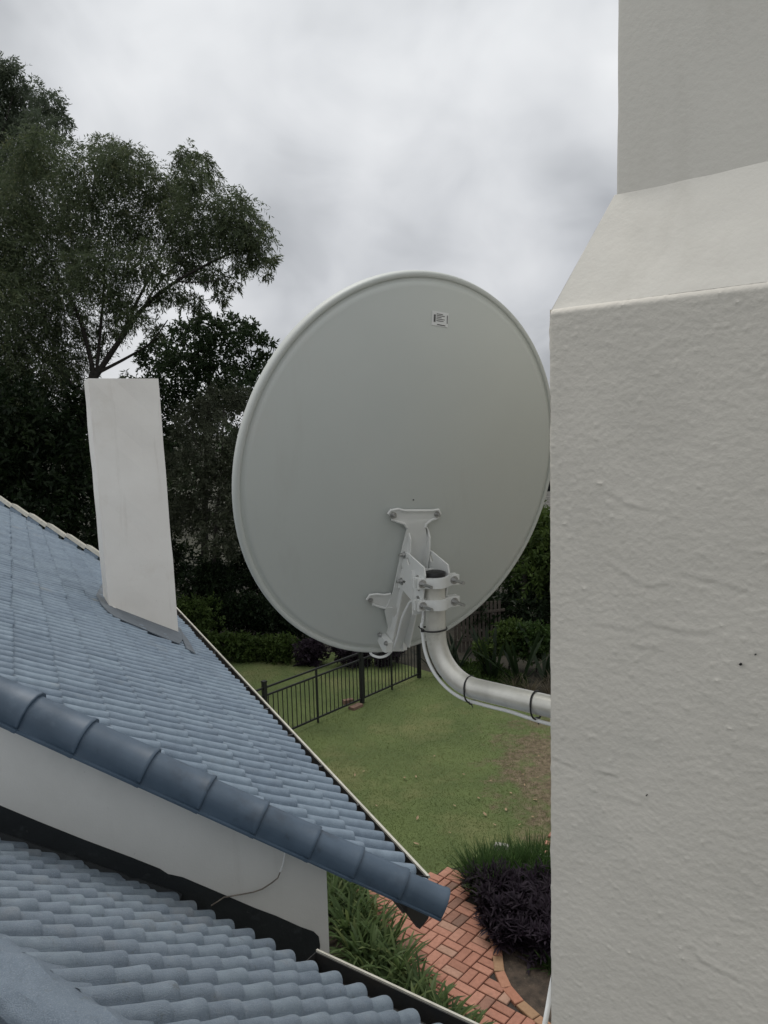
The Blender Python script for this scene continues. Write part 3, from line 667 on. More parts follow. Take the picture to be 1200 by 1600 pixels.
# rounded left arris on the upper shaft
up = MB(); prof = []
r_ = .012
prof = [hi[0]+FB*.3+FA*0, hi[0]+FB*r_, hi[0]+FA*r_*.3+FB*r_*.3, hi[0]+FA*r_, hi[0]+FA*.2, hi[0]+FA*.45, hi[1], hi[2], hi[3]]
nz = 40; V = []
for i in range(nz):
    z = -.004+2.2*i/(nz-1)
    for p in prof: V.append(p+Z*z+FA*.0015*mnoise.noise(Vector((z*9, 0, 4)))+FNn*.002*mnoise.noise(Vector((z*5, p[0]*5, 4))))
k = len(prof); F = [(i*k+j, i*k+(j+1) % k, (i+1)*k+(j+1) % k, (i+1)*k+j) for i in range(nz-1) for j in range(k)]+[tuple((nz-1)*k+j for j in range(k))]
build('upper_shaft', V, F, M['stucco_smooth'], stack)
for x, y, r in ((1157, 1038, .0022), (1180, 1023, .0011), (1010, 1243, .0010)):
    p = on_plane(x, y, fo+FNn*.004, FNn); mb = MB(); mb.tube([p-FNn*.008, p+FNn*.0015], r, 7); mb.build('nail_hole', M['black'], shaft)

# white conduit at the foot of the stack
cp = [at(866, 1520, 2.55), at(861, 1545, 2.55), at(856, 1575, 2.52), at(851, 1602, 2.5), at(842, 1660, 2.48)]
cn = MB().tube(cp+[np.array([cp[-1][0]-.02, cp[-1][1], .01])], .0085, 10).build('conduit', M['cable'], None, True, (cp[-1][0], cp[-1][1], 0)); tag(cn, 'thin white conduit running down beside the foot of the tall stack', 'conduit')

# ------------------------------------------------------------------ satellite dish
DH, DE = -25.4, math.radians(13.6)
hv = hd(DH); dw = hd(DH+90); du_ = Z*math.cos(DE)-hv*math.sin(DE); dn = -(hv*math.cos(DE)+Z*math.sin(DE))
DC = np.array([.059, 1.948, 5.671]); HB = .497; HA = HB*.9
loc = lambda a, b, k: DC+dw*a+du_*b+dn*k
surf = lambda a, b: .012+.085*(1-(a/HA)**2-(b/HB)**2)
def on_back(x, y, extra=0.):
    k = .06
    for _ in range(25):
        p = on_plane(x, y, DC+dn*k, dn)-DC; a, b = p@dw, p@du_; k = surf(a, b)+extra
    return a, b, k
def on_side(x, y, a): p = on_plane(x, y, DC+dw*a, dw); return p
dish = empty('satellite_dish', at(680, 985, 1.855), 'large pale grey satellite dish seen from behind on a bent galvanised pipe', 'satellite dish')
V = []; nseg = 144
prof = [(t, .012+.085*(1-t*t)) for t in np.linspace(0.04, .93, 30)]
prof += [(.945, .0215), (.952, .0180), (.957, .0150), (.970, .0136), (.9725, .0168), (.977, .0180), (.988, .0180), (.995, .0162), (1.0, .007), (1.001, -.006), (.996, -.013), (.986, -.013), (.982, -.004), (.97, .002), (.95, .004), (.93, .012)]
inner = [(t, .008+.085*(1-t*t)-.001) for t in np.linspace(.92, .04, 24)]
prof += inner
for t, k in prof:
    for i in range(nseg):
        a = 2*math.pi*i/nseg; V.append(loc(HA*t*math.cos(a), HB*t*math.sin(a), k))
F = [(r*nseg+i, r*nseg+(i+1) % nseg, (r+1)*nseg+(i+1) % nseg, (r+1)*nseg+i) for r in range(len(prof)-1) for i in range(nseg)]
b = len(V); V += [loc(0, 0, .0972), loc(0, 0, .092)]
F += [(b, (i+1) % nseg, i) for i in range(nseg)]+[(b+1, (len(prof)-1)*nseg+i, (len(prof)-1)*nseg+(i+1) % nseg) for i in range(nseg)]
refl = build('reflector', V, F, M['dish'], dish)
refl.data.set_sharp_from_angle(angle=math.radians(60))
# sticker
def bp(x, y, e=.0008): return loc(*on_back(x, y, e))
st = MB(); st.plate([bp(675.5, 485), bp(701, 489.5), bp(699.5, 512), bp(674, 507.5)], .0003, dn); sticker = st.build('sticker', M['paper'], refl, False)
ik = MB()
for q in ([(678, 491), (681, 491.4), (680.4, 503), (677.6, 502.6)], [(698.4, 493), (699.6, 493.2), (699.2, 506), (698, 505.8)], [(683, 506.2), (696, 508.6), (695.8, 509.9), (682.8, 507.6)], [(682.5, 489.6), (692, 491.2), (691.9, 492.2), (682.4, 490.6)], [(682.3, 492), (695, 494.2), (694.9, 495.2), (682.2, 493)], [(682.2, 494.6), (690, 496), (689.9, 497), (682.1, 495.6)], [(682.1, 497.4), (695, 499.6), (694.9, 500.6), (682, 498.4)], [(682, 500.2), (693, 502.1), (692.9, 503.1), (681.9, 501.2)]):
    ik.plate([bp(x, y, .0013) for x, y in q], .0002, dn)
ik.build('print', M['ink'], sticker, False)
MB().tube([bp(646, 781, .0), bp(646, 781, .002)], .002, 8).build('pinhole', M['ink'], refl)

# mount bracket ----------------------------------------------------------
AL, AR = -.036, .018
def crop3(p): return (540+p[0]*.18333, 760+p[1]*.18333)
bracket = MB()
# T-shaped web pressed against the reflector
webp = [(362, 235), (385, 203), (450, 193), (500, 206), (740, 206), (790, 198), (808, 235), (785, 270), (735, 285), (690, 318), (675, 350), (690, 450), (690, 560), (680, 690), (600, 990), (545, 1300), (490, 1400), (400, 1400), (330, 1060), (400, 900), (470, 560), (520, 350), (500, 318), (440, 300), (395, 280)]
webw = [loc(*on_back(*crop3(p), .010)) for p in webp]
bracket.plate(webw, .004, dn)
br = bracket.build('bracket', M['dish_br'], dish, False)
# raised edge lips of the T head and left lower foot
lip = MB()
for seq in ([(362, 235), (385, 203), (450, 193), (500, 206), (740, 206), (790, 198), (808, 235)], [(395, 282), (440, 300), (500, 318), (520, 350)], [(785, 270), (735, 285), (690, 318), (678, 350)]):
    lip.tube([loc(*on_back(*crop3(p), .014)) for p in seq], .0032, 7)
lip.build('pressed_edge', M['dish_br'], br)
foot = MB(); fp = [(180, 965), (205, 925), (270, 918), (330, 925), (385, 915), (400, 1030), (325, 1035), (285, 1025), (230, 1005)]
foot.plate([loc(*on_back(*crop3(p), .006)) for p in fp], .004, dn)
foot.tube([loc(*on_back(*crop3(p), .012)) for p in fp[:5]], .003, 7); foot.tube([loc(*on_back(*crop3(p), .012)) for p in fp[5:]], .003, 7)
foot.build('side_foot', M['dish_br'], br)
# two side flanges of the spine
flp = [(510, 340), (535, 390), (550, 450), (548, 570), (520, 760), (490, 880), (455, 1000), (440, 1050), (425, 1110), (400, 1070), (330, 1062), (300, 1130), (300, 1180)]
fl1 = [(510, 340), (535, 390), (550, 450), (548, 570), (525, 740), (490, 880), (462, 1000), (440, 1120), (400, 1320), (385, 1400), (370, 1395), (330, 1330), (300, 1180), (300, 1130), (325, 1060), (380, 840), (410, 680), (450, 560), (480, 450), (500, 350)]
hole = [(385, 930), (365, 1000), (332, 1060), (385, 1100), (415, 1112), (436, 1080), (438, 1040), (410, 980)]
wside = lambda p, a: on_side(*crop3(p), a)
Lp = [wside(p, AL) for p in fl1]; Lh = [wside(p, AL) for p in hole]
for nm, off in (('left_flange', 0.), ('right_flange', AR-AL)):
    mb = MB(); mb.plate([p+dw*off for p in Lp], .0035, dw, [[p+dw*off for p in Lh]]); mb.build('side_flange', M['dish_br'], br, False)
# tilt plates with slots
tpz = [(440, 592), (462, 558), (500, 550), (545, 570), (680, 690), (690, 760), (660, 1045), (640, 1040), (500, 880), (440, 850), (400, 730)]
def slot(c, d, ln, w, n=5):
    c = np.array(c, float); d = np.array(d, float)/np.hypot(*d); pnt = []; q = np.array([-d[1], d[0]])
    for s in (1, -1):
        for i in range(n):
            a = -math.pi/2+math.pi*i/(n-1); pnt.append(tuple(c+s*(d*(ln/2+w*math.cos(a))+q*w*math.sin(a))))
    return pnt
slots = [slot((547, 635), (.25, 1), 45, 10), slot((492, 692), (.3, 1), 22, 7), slot((632, 780), (.35, 1), 26, 15), slot((632, 865), (.3, 1), 22, 16), slot((632, 958), (.3, 1), 26, 16), slot((512, 812), (1, 0), 8, 12)]
for nm, a in (('l', AL-.005), ('r', AR+.006)):
    off = dw*(a-AL); mb = MB(); mb.plate([wside(p, AL)+off for p in tpz], .004, dw, [[wside(p, AL)+off for p in s] for s in slots]); mb.build('tilt_plate', M['dish_br'], br, False)
# bottom end block with screws
eb = MB(); q = [(262, 1195), (285, 1185), (405, 1330), (395, 1410), (370, 1400)]
eb.plate([wside(p, AL-.002) for p in q], -.018, dw); ebo = eb.build('arm_socket', M['dish_br'], br, False)
lb = MB(); lb.plate([wside(p, AR-.004) for p in [(440, 1330), (490, 1290), (490, 1400), (450, 1370)]], .012, dw); lb.build('arm_socket', M['dish_br'], br, False)
def bolt(p, axis, r=.006, ln=.012, th=None, seg=6, name='bolt', parent=None):
    mb = MB(); p = np.asarray(p); axis = nrm(axis)
    mb.tube([p-axis*.001, p+axis*.0016], r*1.55, 14); mb.tube([p+axis*.0016, p+axis*(.0016+r*.9)], r*1.08, seg)
    if th: mb.tube([p+axis*.004, p+axis*(.004+th)], [r*.62]*2, 9)
    return mb.build(name, M['zinc'], parent or br, False)
for cpt in ((405, 245), (780, 235)): bolt(loc(*on_back(*crop3(cpt), .014)), dn, .0055, th=.009)
bolt(loc(*on_back(*crop3((212, 970)), .010)), dn, .0045, th=.006)
for cpt in ((500, 583), (478, 808)): bolt(wside(cpt, AL-.005), -dw, .006, th=.010)
bolt(wside((500, 583), AL)+dw*(AR-AL+.002), dw, .006, th=.01)
for cpt in ((297, 1265), (348, 1338)): bolt(wside(cpt, AL-.020), -dw, .0045, th=.003)

# mast -------------------------------------------------------------------
MR = .0245
m0 = at(680.5, 950, 1.852); top = np.array([m0[0], m0[1], m0[2]])
for dz in np.linspace(0, .2, 801):
    if proj(m0+Z*dz)[1] < 899: break
mtop = m0+Z*dz
PDIR = hd(130)
# height of the horizontal run so that it passes (793,1089)
for t in np.linspace(0, .6, 2401):
    p = m0+PDIR*t
    if proj(np.array([p[0], p[1], 5.2]))[0] > 793: break
for z in np.linspace(5.35, 4.9, 1801):
    if proj(np.array([p[0], p[1], z]))[1] > 1088: break
zh = z; BR = .115
path = [mtop, mtop-Z*.03]
path += [np.array([m0[0], m0[1], zh+BR+.012])]
cen = np.array([m0[0], m0[1], zh])+PDIR*BR+Z*BR
for a in np.linspace(0, math.pi/2, 17): path.append(cen-PDIR*BR*math.cos(a)-Z*BR*math.sin(a))
pend = None
for t in np.linspace(.2, .9, 1401):
    p = np.array([m0[0], m0[1], zh])+PDIR*t
    if (p-fo)@hd(-50) < -.03: break
path.append(p)
mast = MB().tube(path, MR, 28).build('mast_pipe', M['galv'], dish)
mc = MB(); mc.tube([mtop-Z*.004, mtop+Z*.004, mtop+Z*.009, mtop+Z*.011], [MR*1.02, MR*1.06, MR*.98, MR*.7], 24); mc.build('end_cap', M['black'], mast)
# clamps: front saddle straps, bolts, and backing cheeks
for y in (908, 942):
    cpz = None
    for dz in np.linspace(-.3, .3, 2401):
        if proj(m0-Z*dz)[1] > y: break
    cz = m0-Z*dz; fwd = nrm([dn[0], dn[1], 0]); sd_ = dw
    cl = MB(); pr = []
    seq = [(-.052, .004), (-.034, .004), (-.0285, .010)]+[(math.sin(a)*(MR+.001), math.cos(a)*(MR+.001)) for a in np.linspace(-1.05, 1.05, 11)]+[(.0285, .010), (.036, .004), (.056, .006), (.060, .004)]
    ip = [cz+sd_*x+fwd*f for x, f in seq]; op = [cz+sd_*(x*1.02)+fwd*(f+.0075) for x, f in seq]
    h = .0125
    for side in (ip, op): pass
    k = len(ip); Vc = [p-Z*h for p in ip]+[p+Z*h for p in ip]+[p-Z*h for p in op]+[p+Z*h for p in op]
    Fc = []
    for i in range(k-1):
        Fc += [(i, i+1, k+i+1, k+i), (2*k+i+1, 2*k+i, 3*k+i, 3*k+i+1), (i+1, i, 2*k+i, 2*k+i+1), (k+i, k+i+1, 3*k+i+1, 3*k+i)]
    Fc += [(0, k, 3*k, 2*k), (k-1, 3*k-1, 4*k-1, 2*k-1)]
    cl.add(Vc, Fc); co = cl.build('clamp', M['dish_br'], dish, True)
    for x in (-.041, .046): bolt(cz+sd_*x+fwd*.013, fwd, .0064, th=.040, parent=co)
    bk_ = MB(); bk_.box(cz+sd_*.004-fwd*.008, sd_, .058, fwd, .004, Z, h); bk_.build('clamp_back', M['dish_br'], co, False)
# back plate joining tilt plates to the clamps
cz = m0
bpn = nrm([dn[0], dn[1], 0])
jb = MB(); jb.box(m0+Z*.035+dw*(-.012)-bpn*(MR+.016), dw, .03, Z, .055, bpn, .002); jb.build('clamp_bridge', M['dish_br'], br, False)

# white coax cable -------------------------------------------------------
def smooth_path(P, n=8):
    P = [np.asarray(p, float) for p in P]; out = []
    for i in range(len(P)-1):
        a, b, c, d = P[max(i-1, 0)], P[i], P[i+1], P[min(i+2, len(P)-1)]
        for t in np.linspace(0, 1, n, endpoint=False):
            out.append(.5*((2*b)+(c-a)*t+(2*a-5*b+4*c-d)*t*t+(3*b-a-3*c+d)*t**3))
    return out+[P[-1]]
side = nrm(-dw*1.0+bpn*.25)
cpth = [loc(*on_back(*crop3(p), k)) for p, k in (((212, 1418), .0), ((232, 1440), .02), ((290, 1456), .035), ((350, 1440), .04), ((395, 1395), .045), ((425, 1330), .05), ((455, 1230), .055), ((480, 1130), .06), ((520, 1040), .065), ((575, 975), .075))]
cpth += [m0-bpn*.05+Z*-.02-dw*.0, m0-dw*.030-bpn*.012+Z*-.03]
MB().tube(smooth_path(cpth, 6), .0036, 9).build('cable', M['cable'], dish)
cs_ = hd(220); OFF = .0315
vo = nrm(-PDIR*.9+cs_*.5)
cp2 = [m0-dw*.020-bpn*.020+Z*.01, m0+vo*OFF-Z*.035]
lowp = np.array([m0[0], m0[1], zh]); cp2.append(np.array([m0[0], m0[1], zh+BR+.02])+vo*(OFF+.003))
for a in np.linspace(.12, math.pi/2, 12):
    o_ = -(PDIR*math.cos(a)+Z*math.sin(a)); cp2.append(cen-PDIR*BR*math.cos(a)-Z*BR*math.sin(a)+nrm(o_*.9+cs_*(.5-.3*a/1.57))*(OFF+.003*math.sin(a*2)))
for t in np.linspace(BR+.04, .42, 6): cp2.append(lowp+PDIR*t+nrm(-Z*.92+cs_*.2)*(OFF+.003+.003*math.sin(t*26)))
MB().tube(smooth_path(cp2, 6), .0042, 9).build('cable', M['cable'], dish)
def tie(c, axis, off, tail):
    axis = nrm(axis); a = nrm(np.cross(axis, Z if abs(axis[2]) < .8 else np.array([1., 0, 0]))); b = np.cross(axis, a); pts_ = []
    for k in range(29):
        an = 2*math.pi*k/28; d = a*math.cos(an)+b*math.sin(an); r = MR+.002+max(0, d@off)*.009
        pts_.append(c+d*r)
    mb = MB(); mb.tube(pts_, .0021, 6); hp = c+nrm(off)*(MR+.012); mb.box(hp, axis, .003, a, .004, b, .004); mb.tube([hp, hp+tail*.5, hp+tail], .0014, 5); mb.build('cable_tie', M['black'], dish)
def on_mast(y):
    for dz in np.linspace(-.1, .3, 2401):
        if proj(m0-Z*dz)[1] > y: return m0-Z*dz
tie(on_mast(982), Z, -dw, np.array([-.01, -.004, .012]))
for x in (735, 838):
    for t in np.linspace(.05, .6, 2201):
        p = lowp+PDIR*t
        if proj(p)[0] > x: break
    tie(p, PDIR*.97+Z*.1, -Z, np.array([.004, -.006, -.010]))

# ------------------------------------------------------------------ fences
fn = empty('metal_fence', on_z(565, 1098), 'black metal bar fence crossing the lawn behind the tiled eave', 'fence')
f1, f2 = on_z(497, 1129), on_z(644, 1064); fd = nrm(f2-f1); fl_ = np.linalg.norm(f2-f1)
def fpost(x):
    lo, hi = -6., 6.
    for _ in range(60):
        mid = (lo+hi)/2
        if proj(f1+fd*mid)[0] < x: lo = mid
        else: hi = mid
    return lo
t417, t565, t655 = fpost(417), fpost(566), fpost(655)
fq = np.cross(fd, Z)
ts_ = [2*t417-t565, t417, t565, t655]
for t in ts_:
    mb = MB(); p = f1+fd*t; mb.box(p+Z*.60, fd, .036, fq, .036, Z, .60); mb.box(p+Z*1.21, fd, .042, fq, .042, Z, .012); mb.build('post', M['fence'], fn, False)
for t in (0., (t417*2-t565+t417)/2, (t565+t655)/2):
    MB().box(f1+fd*t+Z*.55, fd, .016, fq, .016, Z, .55).build('stay', M['fence'], fn, False)
tA, tB = ts_[0]-.6, t655
for z in (1.09, .94, .10):
    MB().box(f1+fd*((tA+tB)/2)+Z*z, fd, (tB-tA)/2, fq, .014, Z, .016).build('rail', M['fence'], fn, False)
nbar = int((tB-tA)/.115)
for i in range(nbar+1):
    t = tA+i*.115
    MB().box(f1+fd*t+Z*.52, fd, .0065, fq, .0065, Z, .43).build('bar', M['fence'], fn, False)
# paver bricks at the fence foot
pv = MB(); pvc = on_z(556, 1106)
brv = []; brick(pv, pvc, fd, fq, .15, .075, brv, 0, .06); o = pv.build('clay_block', M['oldbrick'], None, False, pvc); tag(o, 'flat clay block lying on the grass at the fence post foot', 'paver')
pv = MB(); pvc = on_z(544, 1099); brick(pv, pvc, nrm(fd+fq*.4), nrm(fq-fd*.4), .11, .055, brv, 0, .09); o = pv.build('clay_block', M['oldbrick'], None, False, pvc); tag(o, 'upright reddish clay block behind the bars of the black fence', 'paver')
# timber pickets at the back right
pk = empty('picket_fence', on_z(745, 1015), 'weathered timber picket fence in the shade below the dish rim', 'fence')
k0, k1 = on_z(712, 1020)+0, on_z(766, 1014)+0
kd = nrm(k1-k0); kl = np.linalg.norm(k1-k0)+.4
for i in range(int(kl/.11)):
    p = k0+kd*i*.11; MB().box(p+Z*(.62+.02*random.random()), kd, .034, np.cross(kd, Z), .010, Z, .62).build('picket', M['picket'], pk, False)
for z in (.3, 1.0): MB().box(k0+kd*kl/2+Z*z+np.cross(kd, Z)*.03, kd, kl/2, np.cross(kd, Z), .018, Z, .03).build('rail', M['picket'], pk, False)

# white edging stones
for (x, y, hl, lb_) in ((784, 1329, .10, 'pale edging stone behind the green tussock, at the lawn side'), (846, 1346, .16, 'long pale edging stone between the side brick path and purple plants')):
    p = on_z(x, y); a = hd(112); mb = MB(); mb.box(p+Z*.045, a, hl, hd(22), .045, Z, .045, .012); tag(mb.build('edging_stone', M['stone'], None, True, p), lb_, 'stone', 'pale edging stones')

# ------------------------------------------------------------------ far house
fh = empty('white_brick_house', at(860, 800, 34)*np.array([1, 1, 0]), 'distant white painted brick house showing between the dish rim and the stack', 'house')
hp = at(856, 775, 34); hx, hy = nrm([1, -.15, 0]), nrm([.15, 1, 0]); hb = np.array([hp[0], hp[1], 0])
mb = MB(); mb.box(hb+hx*2.2+hy*3+Z*1.75, hx, 4.0, hy, 3, Z, 1.75); mb.build('mortar_wall', M['mortar'], fh, False)
mb = MB()
for r in range(22, 44):
    for c_ in range(-16, 26):
        x = c_*.23+(.115 if r % 2 else 0)
        if -1.75 < x < 5 : mb.box(hb+hx*(x)+Z*(r*.08+.04)-hy*.004, hx, .106, hy, .006, Z, .034)
mb.build('brick_face', M['whitebrick'], fh, False)
mb = MB(); mb.box(hb+hx*-.15+Z*2.9-hy*.006, hx, .3, hy, .012, Z, .22); wn = mb.build('window', M['glass'], fh, False)
mb = MB()
A0, A1 = hb-hx*2.2-hy*.5+Z*3.5, hb+hx*6.6-hy*.5+Z*3.5; Rr = hb+hx*2.2+hy*3+Z*4.7
mb.add([A0, A1, Rr+hx*2, Rr-hx*2, A0+hy*7, A1+hy*7], [(0, 1, 2, 3), (5, 4, 3, 2), (4, 0, 3), (1, 5, 2)]); mb.build('roof', M['farroof'], fh, False)

# ------------------------------------------------------------------ vegetation
def orient(d, up=None):
    d = d/np.linalg.norm(d, axis=1, keepdims=True)
    r = rng.normal(size=d.shape); s = np.cross(d, r); s /= np.linalg.norm(s, axis=1, keepdims=True)+1e-9
    return d, s
def leaves(P, d, ln, wd, fold=.0):
    """diamond leaves at P pointing along d"""
    d, s = orient(d); ln = ln[:, None]; wd = wd[:, None]
    return np.stack([P, P+d*ln*.45+s*wd, P+d*ln, P+d*ln*.45-s*wd], 1).reshape(-1, 3)
DENS = 13.
def crown(clumps, leaf, width, dens, droop=.3, twig=.5, leaves_per=12, jitter=.35):
    """clumps: (centre, radius); sprays of small leaves along twigs through each clump's volume"""
    out = []; var = []
    for c, R in clumps:
        R = np.asarray(R, float)*np.ones(3)
        nt = max(6, int(DENS*dens*R[0]*R[2]/(leaf*width)/leaves_per))
        u = rng.normal(size=(nt, 3)); u /= np.linalg.norm(u, axis=1, keepdims=True)
        rad = rng.random(nt)**.42
        lump = 1+.28*np.array([mnoise.noise(Vector((a*2.1+c[0]*3, b*2.1+c[1], g*2.1+c[2]*3))) for a, b, g in u])
        st = np.asarray(c)+u*R*(rad*lump*.78)[:, None]
        dr = u*.9+rng.normal(size=(nt, 3))*.55; dr[:, 2] -= droop; dr /= np.linalg.norm(dr, axis=1, keepdims=True)
        tl = twig*R.mean()*(.5+rng.random(nt))*.75
        tt = (np.arange(leaves_per)+.5)/leaves_per
        sag = np.zeros((nt, leaves_per, 3)); sag[:, :, 2] = -(droop*.7)*tl[:, None]*tt**2
        P = st[:, None, :]+dr[:, None, :]*(tl[:, None]*tt)[:, :, None]+sag
        s = np.cross(dr, rng.normal(size=(nt, 3))); s /= np.linalg.norm(s, axis=1, keepdims=True)
        sg = np.where(np.arange(leaves_per) % 2, 1, -1)
        d = dr[:, None, :]*.55+s[:, None, :]*sg[None, :, None]*.8+rng.normal(size=(nt, leaves_per, 3))*jitter; d[:, :, 2] -= droop*.8
        n = nt*leaves_per; P = P.reshape(n, 3); d = d.reshape(n, 3)
        out.append(leaves(P, d, leaf*(.6+.8*rng.random(n)), width*(.7+.6*rng.random(n))*.5))
        var.append(np.clip(np.repeat(rng.normal(.45, .2, nt), leaves_per)+rng.normal(0, .1, n), 0, 1))
    return np.concatenate(out), np.concatenate(var)
def px_clumps(lst, Y, dj=1.2, squash=.85):
    cl = []
    for x, y, r in lst:
        yy = Y+random.uniform(-dj, dj); R = r*Y/FPX; cl.append((at(x, y, yy), (R, R, R*squash)))
    return cl
def limb(mb, P, r0, r1, seg=8):
    r0, r1 = r0*.62, r1*.7
    P = smooth_path(P, 5); n = len(P); mb.tube(P, [r0+(r1-r0)*(i/(n-1))**.8 for i in range(n)], seg)
def tree(name, label, cat, clumps, mat, base, limbs, leaf, width, dens, group=None, crown_name='crown', **kw):
    t = empty(name, base, label, cat, group)
    V, va_ = crown(clumps, leaf, width, dens, **kw)
    quads(crown_name, V, mat, t, va_)
    if limbs:
        mb = MB()
        for P, a, b in limbs: limb(mb, P, a, b)
        mb.build('trunk', M['bark'], t)
    return t
Y = 22.
# feathery tree on the left
lst = [(-30, 330, 90), (60, 310, 75), (140, 270, 55), (195, 255, 42), (240, 285, 45), (170, 235, 35), (290, 245, 25), (315, 255, 22), (335, 280, 18), (300, 275, 25), (285, 300, 32), (310, 335, 55), (365, 325, 40), (395, 360, 34), (400, 395, 26), (425, 405, 14), (360, 365, 40), (300, 385, 45), (235, 340, 58), (150, 340, 65), (70, 400, 85), (150, 425, 55), (225, 410, 42), (10, 480, 80), (95, 500, 55), (50, 575, 70), (-30, 560, 80), (375, 415, 20), (362, 445, 14), (330, 430, 22), (418, 430, 10), (345, 465, 15), (270, 455, 20), (185, 470, 30), (245, 470, 16), (160, 545, 18), (120, 640, 45), (175, 640, 32), (160, 700, 45), (200, 600, 22), (80, 680, 60), (20, 640, 70), (-30, 680, 80), (290, 420, 24), (205, 490, 26), (240, 515, 18), (172, 515, 26), (300, 470, 22), (110, 570, 40), (60, 240, 50), (-20, 420, 80)]
B = on_z(95, 945) if False else np.array([*at(105, 945, Y)[:2], 0])
T = lambda x, y, d=Y: at(x, y, d)
limbs = [([B, T(112, 820), T(120, 700), T(140, 610), T(150, 580)], .30, .2), ([T(148, 590), T(185, 535), T(225, 480, 21.6), T(275, 440, 21.4), T(330, 410, 21.2), (T(385, 385, 21.))], .15, .03),
         ([T(152, 583), T(200, 558), T(236, 535, 21.5), T(262, 500, 21.3)], .09, .02), ([T(185, 535), T(215, 470), T(240, 420), T(262, 370), T(290, 320)], .09, .02), ([T(148, 590), T(125, 500), T(90, 430), T(50, 350)], .13, .03),
         ([T(135, 620), T(70, 560), T(20, 500), T(-30, 430)], .11, .03), ([T(150, 590), T(160, 480), T(165, 400), T(180, 310)], .09, .02), ([T(275, 440, 21.4), T(330, 440, 21.), T(370, 425, 21)], .04, .012), ([T(225, 480, 21.6), T(250, 440), T(310, 380), T(350, 340)], .06, .012)]
tree('feathery_tree', 'spreading feathery leaved tree reaching over the white roof chimney', 'tree', px_clumps(lst, Y, 1.6), M['acacia'], B, limbs, .13, .030, 1.9, droop=.55, twig=.75, leaves_per=14, jitter=.3)
# taller tree behind, top left
lst = [(8, 105, 24), (20, 125, 30), (-20, 120, 40), (0, 165, 48), (45, 165, 36), (75, 160, 28), (95, 185, 20), (65, 200, 34), (20, 215, 45), (-40, 200, 70), (100, 215, 12), (-60, 120, 60), (-50, 280, 70), (30, 260, 40)]
B = np.array([*at(-60, 900, 27)[:2], 0])
tree('tall_tree', 'tall airy tree rising above the others in the top left corner', 'tree', px_clumps(lst, 27, 1.5), M['tallleaf'], B, [([B, T(-50, 600, 27), T(-30, 350, 27), T(0, 160, 27)], .35, .05), ([T(-30, 330, 27), T(30, 230, 27), T(70, 180, 27)], .1, .02), ([T(-40, 420, 27), T(-10, 260, 27), T(20, 150, 27)], .1, .02)], .15, .042, 1.9, droop=.45, twig=.8, leaves_per=12)
# dense dark conifer-like tree
lst = [(295, 520, 32), (330, 510, 30), (368, 512, 28), (395, 520, 22), (412, 540, 18), (418, 560, 14), (250, 560, 40), (290, 565, 45), (345, 560, 45), (395, 575, 28), (310, 620, 60), (370, 610, 40), (240, 620, 45), (260, 690, 60)]
B = np.array([*at(320, 930, 25)[:2], 0])
tree('dark_bushy_tree', 'dense dark rounded tree behind the left rim of the dish', 'tree', px_clumps(lst, 25, 1.2), M['conifer'], B, [([B, T(320, 800, 25), T(325, 650, 25), T(330, 520, 25)], .25, .06)], .16, .06, 2.0, droop=.1, twig=.5)
# grey-olive shrub tree
lst = [(345, 630, 40), (385, 625, 28), (300, 660, 45), (350, 690, 55), (300, 730, 50), (370, 740, 45), (330, 790, 55), (280, 800, 40), (380, 800, 40), (345, 840, 40)]
B = np.array([*at(335, 960, 21)[:2], 0])
tree('olive_grey_tree', 'grey green bushy tree between the white chimney and the dish', 'tree', px_clumps(lst, 21, .8), M['olive'], B, [([B, T(335, 860, 21), T(345, 740, 21), T(350, 640, 21)], .12, .02), ([T(338, 830, 21), T(372, 780, 20.3), T(395, 730, 20.2)], .03, .008), ([T(342, 760, 21), T(310, 700, 20.3), T(290, 650, 20.2)], .04, .008), ([T(340, 745, 20.2), T(362, 728, 20.1), T(380, 733, 20.1)], .014, .006)], .11, .042, 1.5, droop=.2, twig=.6)
# understory masses, each a tree or shrub of its own
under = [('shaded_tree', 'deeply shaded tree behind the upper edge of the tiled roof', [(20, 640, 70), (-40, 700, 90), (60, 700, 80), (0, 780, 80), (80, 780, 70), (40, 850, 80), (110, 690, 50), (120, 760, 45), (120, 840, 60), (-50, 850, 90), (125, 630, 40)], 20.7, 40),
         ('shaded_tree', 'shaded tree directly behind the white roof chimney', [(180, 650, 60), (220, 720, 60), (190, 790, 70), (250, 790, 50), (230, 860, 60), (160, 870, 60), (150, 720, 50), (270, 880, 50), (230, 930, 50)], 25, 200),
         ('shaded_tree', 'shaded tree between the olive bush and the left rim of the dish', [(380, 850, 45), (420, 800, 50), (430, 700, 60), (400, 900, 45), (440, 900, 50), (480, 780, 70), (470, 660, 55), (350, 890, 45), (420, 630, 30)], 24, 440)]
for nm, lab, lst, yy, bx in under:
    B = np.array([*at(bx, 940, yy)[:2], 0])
    tree(nm, lab, 'tree', px_clumps(lst, yy, .9), M['darkleaf'], B, [([B, T(bx+5, 800, yy), T(bx-5, 660, yy)], .2, .05)], .17, .07, 1.7, 'shaded trees behind the roof', droop=.25, twig=.5)
